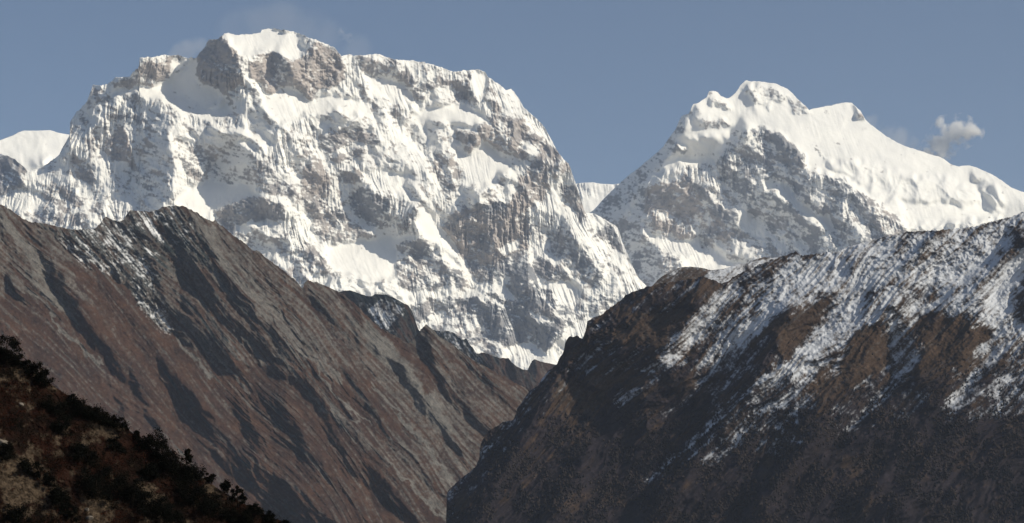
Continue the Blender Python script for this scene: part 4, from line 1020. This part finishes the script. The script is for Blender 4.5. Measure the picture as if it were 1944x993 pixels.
# low scrub, counted by nobody: one object per kind
def scrub(name, kind_label, n, mask, mat, size, tall, seed, longer=1.0, per=16):
    rs = np.random.RandomState(seed)
    u = rs.uniform(-50, 560, n * 6); v = rs.uniform(600, 1090, n * 6)
    ok = v > np.interp(u, [p[0] for p in NEAR_CREST], [p[1] for p in NEAR_CREST]) + 1
    u, v = u[ok], v[ok]
    mk = mask(u, v); ok = mk > rs.uniform(0, 1, len(u))
    u, v = u[ok][:n], v[ok][:n]
    b = near(u, v)
    sc = rs.uniform(.5, 1.4, len(u))
    c = np.repeat(b, per, 0) + rs.randn(len(u) * per, 3) * np.repeat(sc, per)[:, None] * np.array((tall * .75, tall * .75, tall * .4)) + np.array((0, 0, tall * .35))
    vv, q = leaf_quads(rs, c, size, longer=longer)
    o = make_mesh(name, vv, q, None, mat, smooth=False)
    set_props(o, 'stuff', kind_label)
sm = lambda u, v: cv.at(soilm, u, v)
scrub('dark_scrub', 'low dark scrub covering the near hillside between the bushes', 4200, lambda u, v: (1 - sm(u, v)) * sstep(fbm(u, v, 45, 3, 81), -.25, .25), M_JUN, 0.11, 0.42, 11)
scrub('red_scrub', 'dark red autumn scrub in patches on the near hillside', 2300, lambda u, v: (1 - .75 * sm(u, v)) * sstep(fbm(u, v, 55, 3, 83) + .5 * np.exp(-((u - 40) ** 2 + (v - 770) ** 2) / 2500) + .6 * np.exp(-((u - 120) ** 2 + (v - 900) ** 2) / 2500) + .5 * np.exp(-((u - 225) ** 2 + (v - 875) ** 2) / 900), .05, .45), M_RED, 0.085, 0.32, 12, 1.4)
scrub('dry_grass', 'dry tan grass tufts on the bare soil of the near hillside', 1900, lambda u, v: .25 + .5 * sm(u, v), M_DRY, 0.07, 0.14, 13, 2.0, 10)

# ------------------------------------------------------------------ clouds, beyond the haze
def cloud(name, label, blobs, Y, dens, nscale, thr, kind=None, seed=0):
    import bmesh
    cs = np.array([to_world(b[0], b[1], Y + (b[3] if len(b) > 3 else 0)) for b in blobs]); rr = np.array([b[2] for b in blobs]) * Y / FPX
    c0 = cs.mean(0)
    bm = bmesh.new()
    for c, r in zip(cs, rr):
        bmesh.ops.create_icosphere(bm, subdivisions=2, radius=r * 1.05, matrix=__import__('mathutils').Matrix.Translation(Vector(c - c0)))
    bmesh.ops.convex_hull(bm, input=bm.verts)
    for q in [q for q in bm.verts if not q.link_faces]: bm.verts.remove(q)
    me = bpy.data.meshes.new(name)
    # keep only the hull
    hull = bmesh.new()
    ret = bmesh.ops.convex_hull(bm, input=bm.verts)
    geom = set(g for g in ret['geom'] if isinstance(g, bmesh.types.BMFace))
    vm = {}
    for f in geom:
        vs = []
        for q in f.verts:
            if q not in vm: vm[q] = hull.verts.new(q.co)
            vs.append(vm[q])
        try: hull.faces.new(vs)
        except ValueError: pass
    hull.to_mesh(me); hull.free(); bm.free()
    o = bpy.data.objects.new(name, me); COL.objects.link(o); o.location = c0
    m = bpy.data.materials.new(name + "_vapour"); m.use_nodes = True
    N, L = m.node_tree.nodes, m.node_tree.links
    N.remove(N['Principled BSDF'])
    pv = N.new('ShaderNodeVolumePrincipled'); L.new(pv.outputs[0], N['Material Output'].inputs['Volume'])
    pv.inputs['Color'].default_value = (1.0, 0.995, 0.99, 1); pv.inputs['Anisotropy'].default_value = -0.3
    tc = N.new('ShaderNodeTexCoord'); nt = N.new('ShaderNodeTexNoise')
    nt.inputs['Scale'].default_value = nscale; nt.inputs['Detail'].default_value = 5; nt.inputs['Roughness'].default_value = 0.62
    mp = N.new('ShaderNodeMapping'); mp.inputs['Location'].default_value = (seed * 731, 0, 0); L.new(tc.outputs['Object'], mp.inputs[0]); L.new(mp.outputs[0], nt.inputs['Vector'])
    cur = None
    for c, r in zip(cs - c0, rr):
        d = N.new('ShaderNodeVectorMath'); d.operation = 'DISTANCE'; L.new(tc.outputs['Object'], d.inputs[0]); d.inputs[1].default_value = tuple(c)
        x = ramp(N, L, d.outputs['Value'], 0, r, 1.0, 0.0)
        if cur is None: cur = x
        else:
            mx = N.new('ShaderNodeMath'); mx.operation = 'SMOOTH_MAX'; mx.inputs[2].default_value = 0.2; L.new(cur, mx.inputs[0]); L.new(x, mx.inputs[1]); cur = mx.outputs[0]
    ns = ramp(N, L, nt.outputs[0], 0.3, 0.7, -0.9, 0.9)
    ad = N.new('ShaderNodeMath'); ad.operation = 'ADD'; L.new(cur, ad.inputs[0]); L.new(ns, ad.inputs[1])
    dn = ramp(N, L, ad.outputs[0], thr, thr + 0.7, 0.0, dens)
    gate = N.new('ShaderNodeMath'); gate.operation = 'MULTIPLY'; L.new(dn, gate.inputs[0]); L.new(ramp(N, L, cur, 0.0, 0.25), gate.inputs[1])
    L.new(gate.outputs[0], pv.inputs['Density'])
    me.materials.append(m)
    set_props(o, kind, label, 'cloud')
    return o
CY_ = 31000
cloud('cloud', 'small white cloud rising behind the long snow slope of the right peak', [(1756,306,24),(1766,294,26),(1776,282,27),(1786,269,28),(1795,256,26),(1808,246,26),(1824,240,26),(1840,246,24),(1852,252,18),(1790,236,18),(1815,262,18)], CY_, 0.022, 0.0065, 0.26)
cloud('cloud', 'tiny faint cloud puff in the sky right of the main summit', [(650,62,13),(658,70,13),(664,78,9)], CY_, 0.003, 0.012, 0.4, seed=2)
cloud('snow_plume', 'thin veil of wind blown snow over the main summit', [(450,62,46),(490,50,50),(535,46,52),(580,56,50),(625,72,46),(670,92,40)], CY_, 0.0003, 0.0016, -0.1, seed=3)
cloud('snow_plume', 'faint blown snow left of the main summit tower', [(340,104,26),(360,98,28),(380,90,24)], CY_, 0.0012, 0.003, 0.0, seed=4)
cloud('snow_plume', 'faint blown snow behind the crest right of the second summit of the right peak', [(1655,240,26),(1680,252,30),(1705,266,30),(1730,278,24)], CY_, 0.0014, 0.003, 0.0, seed=5)


m = bpy.data.materials.new("mountain_air"); m.use_nodes = True
N, L = m.node_tree.nodes, m.node_tree.links
N.remove(N['Principled BSDF'])
pv = N.new('ShaderNodeVolumePrincipled'); L.new(pv.outputs[0], N['Material Output'].inputs['Volume'])
pv.inputs['Color'].default_value = (0.62, 0.74, 0.95, 1); pv.inputs['Density'].default_value = 1.45e-5; pv.inputs['Anisotropy'].default_value = 0.2
hx0, hx1, hy0, hy1, hz0, hz1 = -16500, 16500, -4500, 28500, -190, 5400
hv = [(x, y, z) for x in (hx0, hx1) for y in (hy0, hy1) for z in (hz0, hz1)]
hf = np.array([(0, 1, 3, 2), (4, 6, 7, 5), (0, 4, 5, 1), (2, 3, 7, 6), (0, 2, 6, 4), (1, 5, 7, 3)])
ob = make_mesh("haze", hv, hf, None, m, smooth=False)
set_props(ob, 'stuff', 'thin blue haze in the air between the valley and the snow mountains')

print("verts", sum(len(o.data.vertices) for o in scn.objects if o.type == 'MESH'))
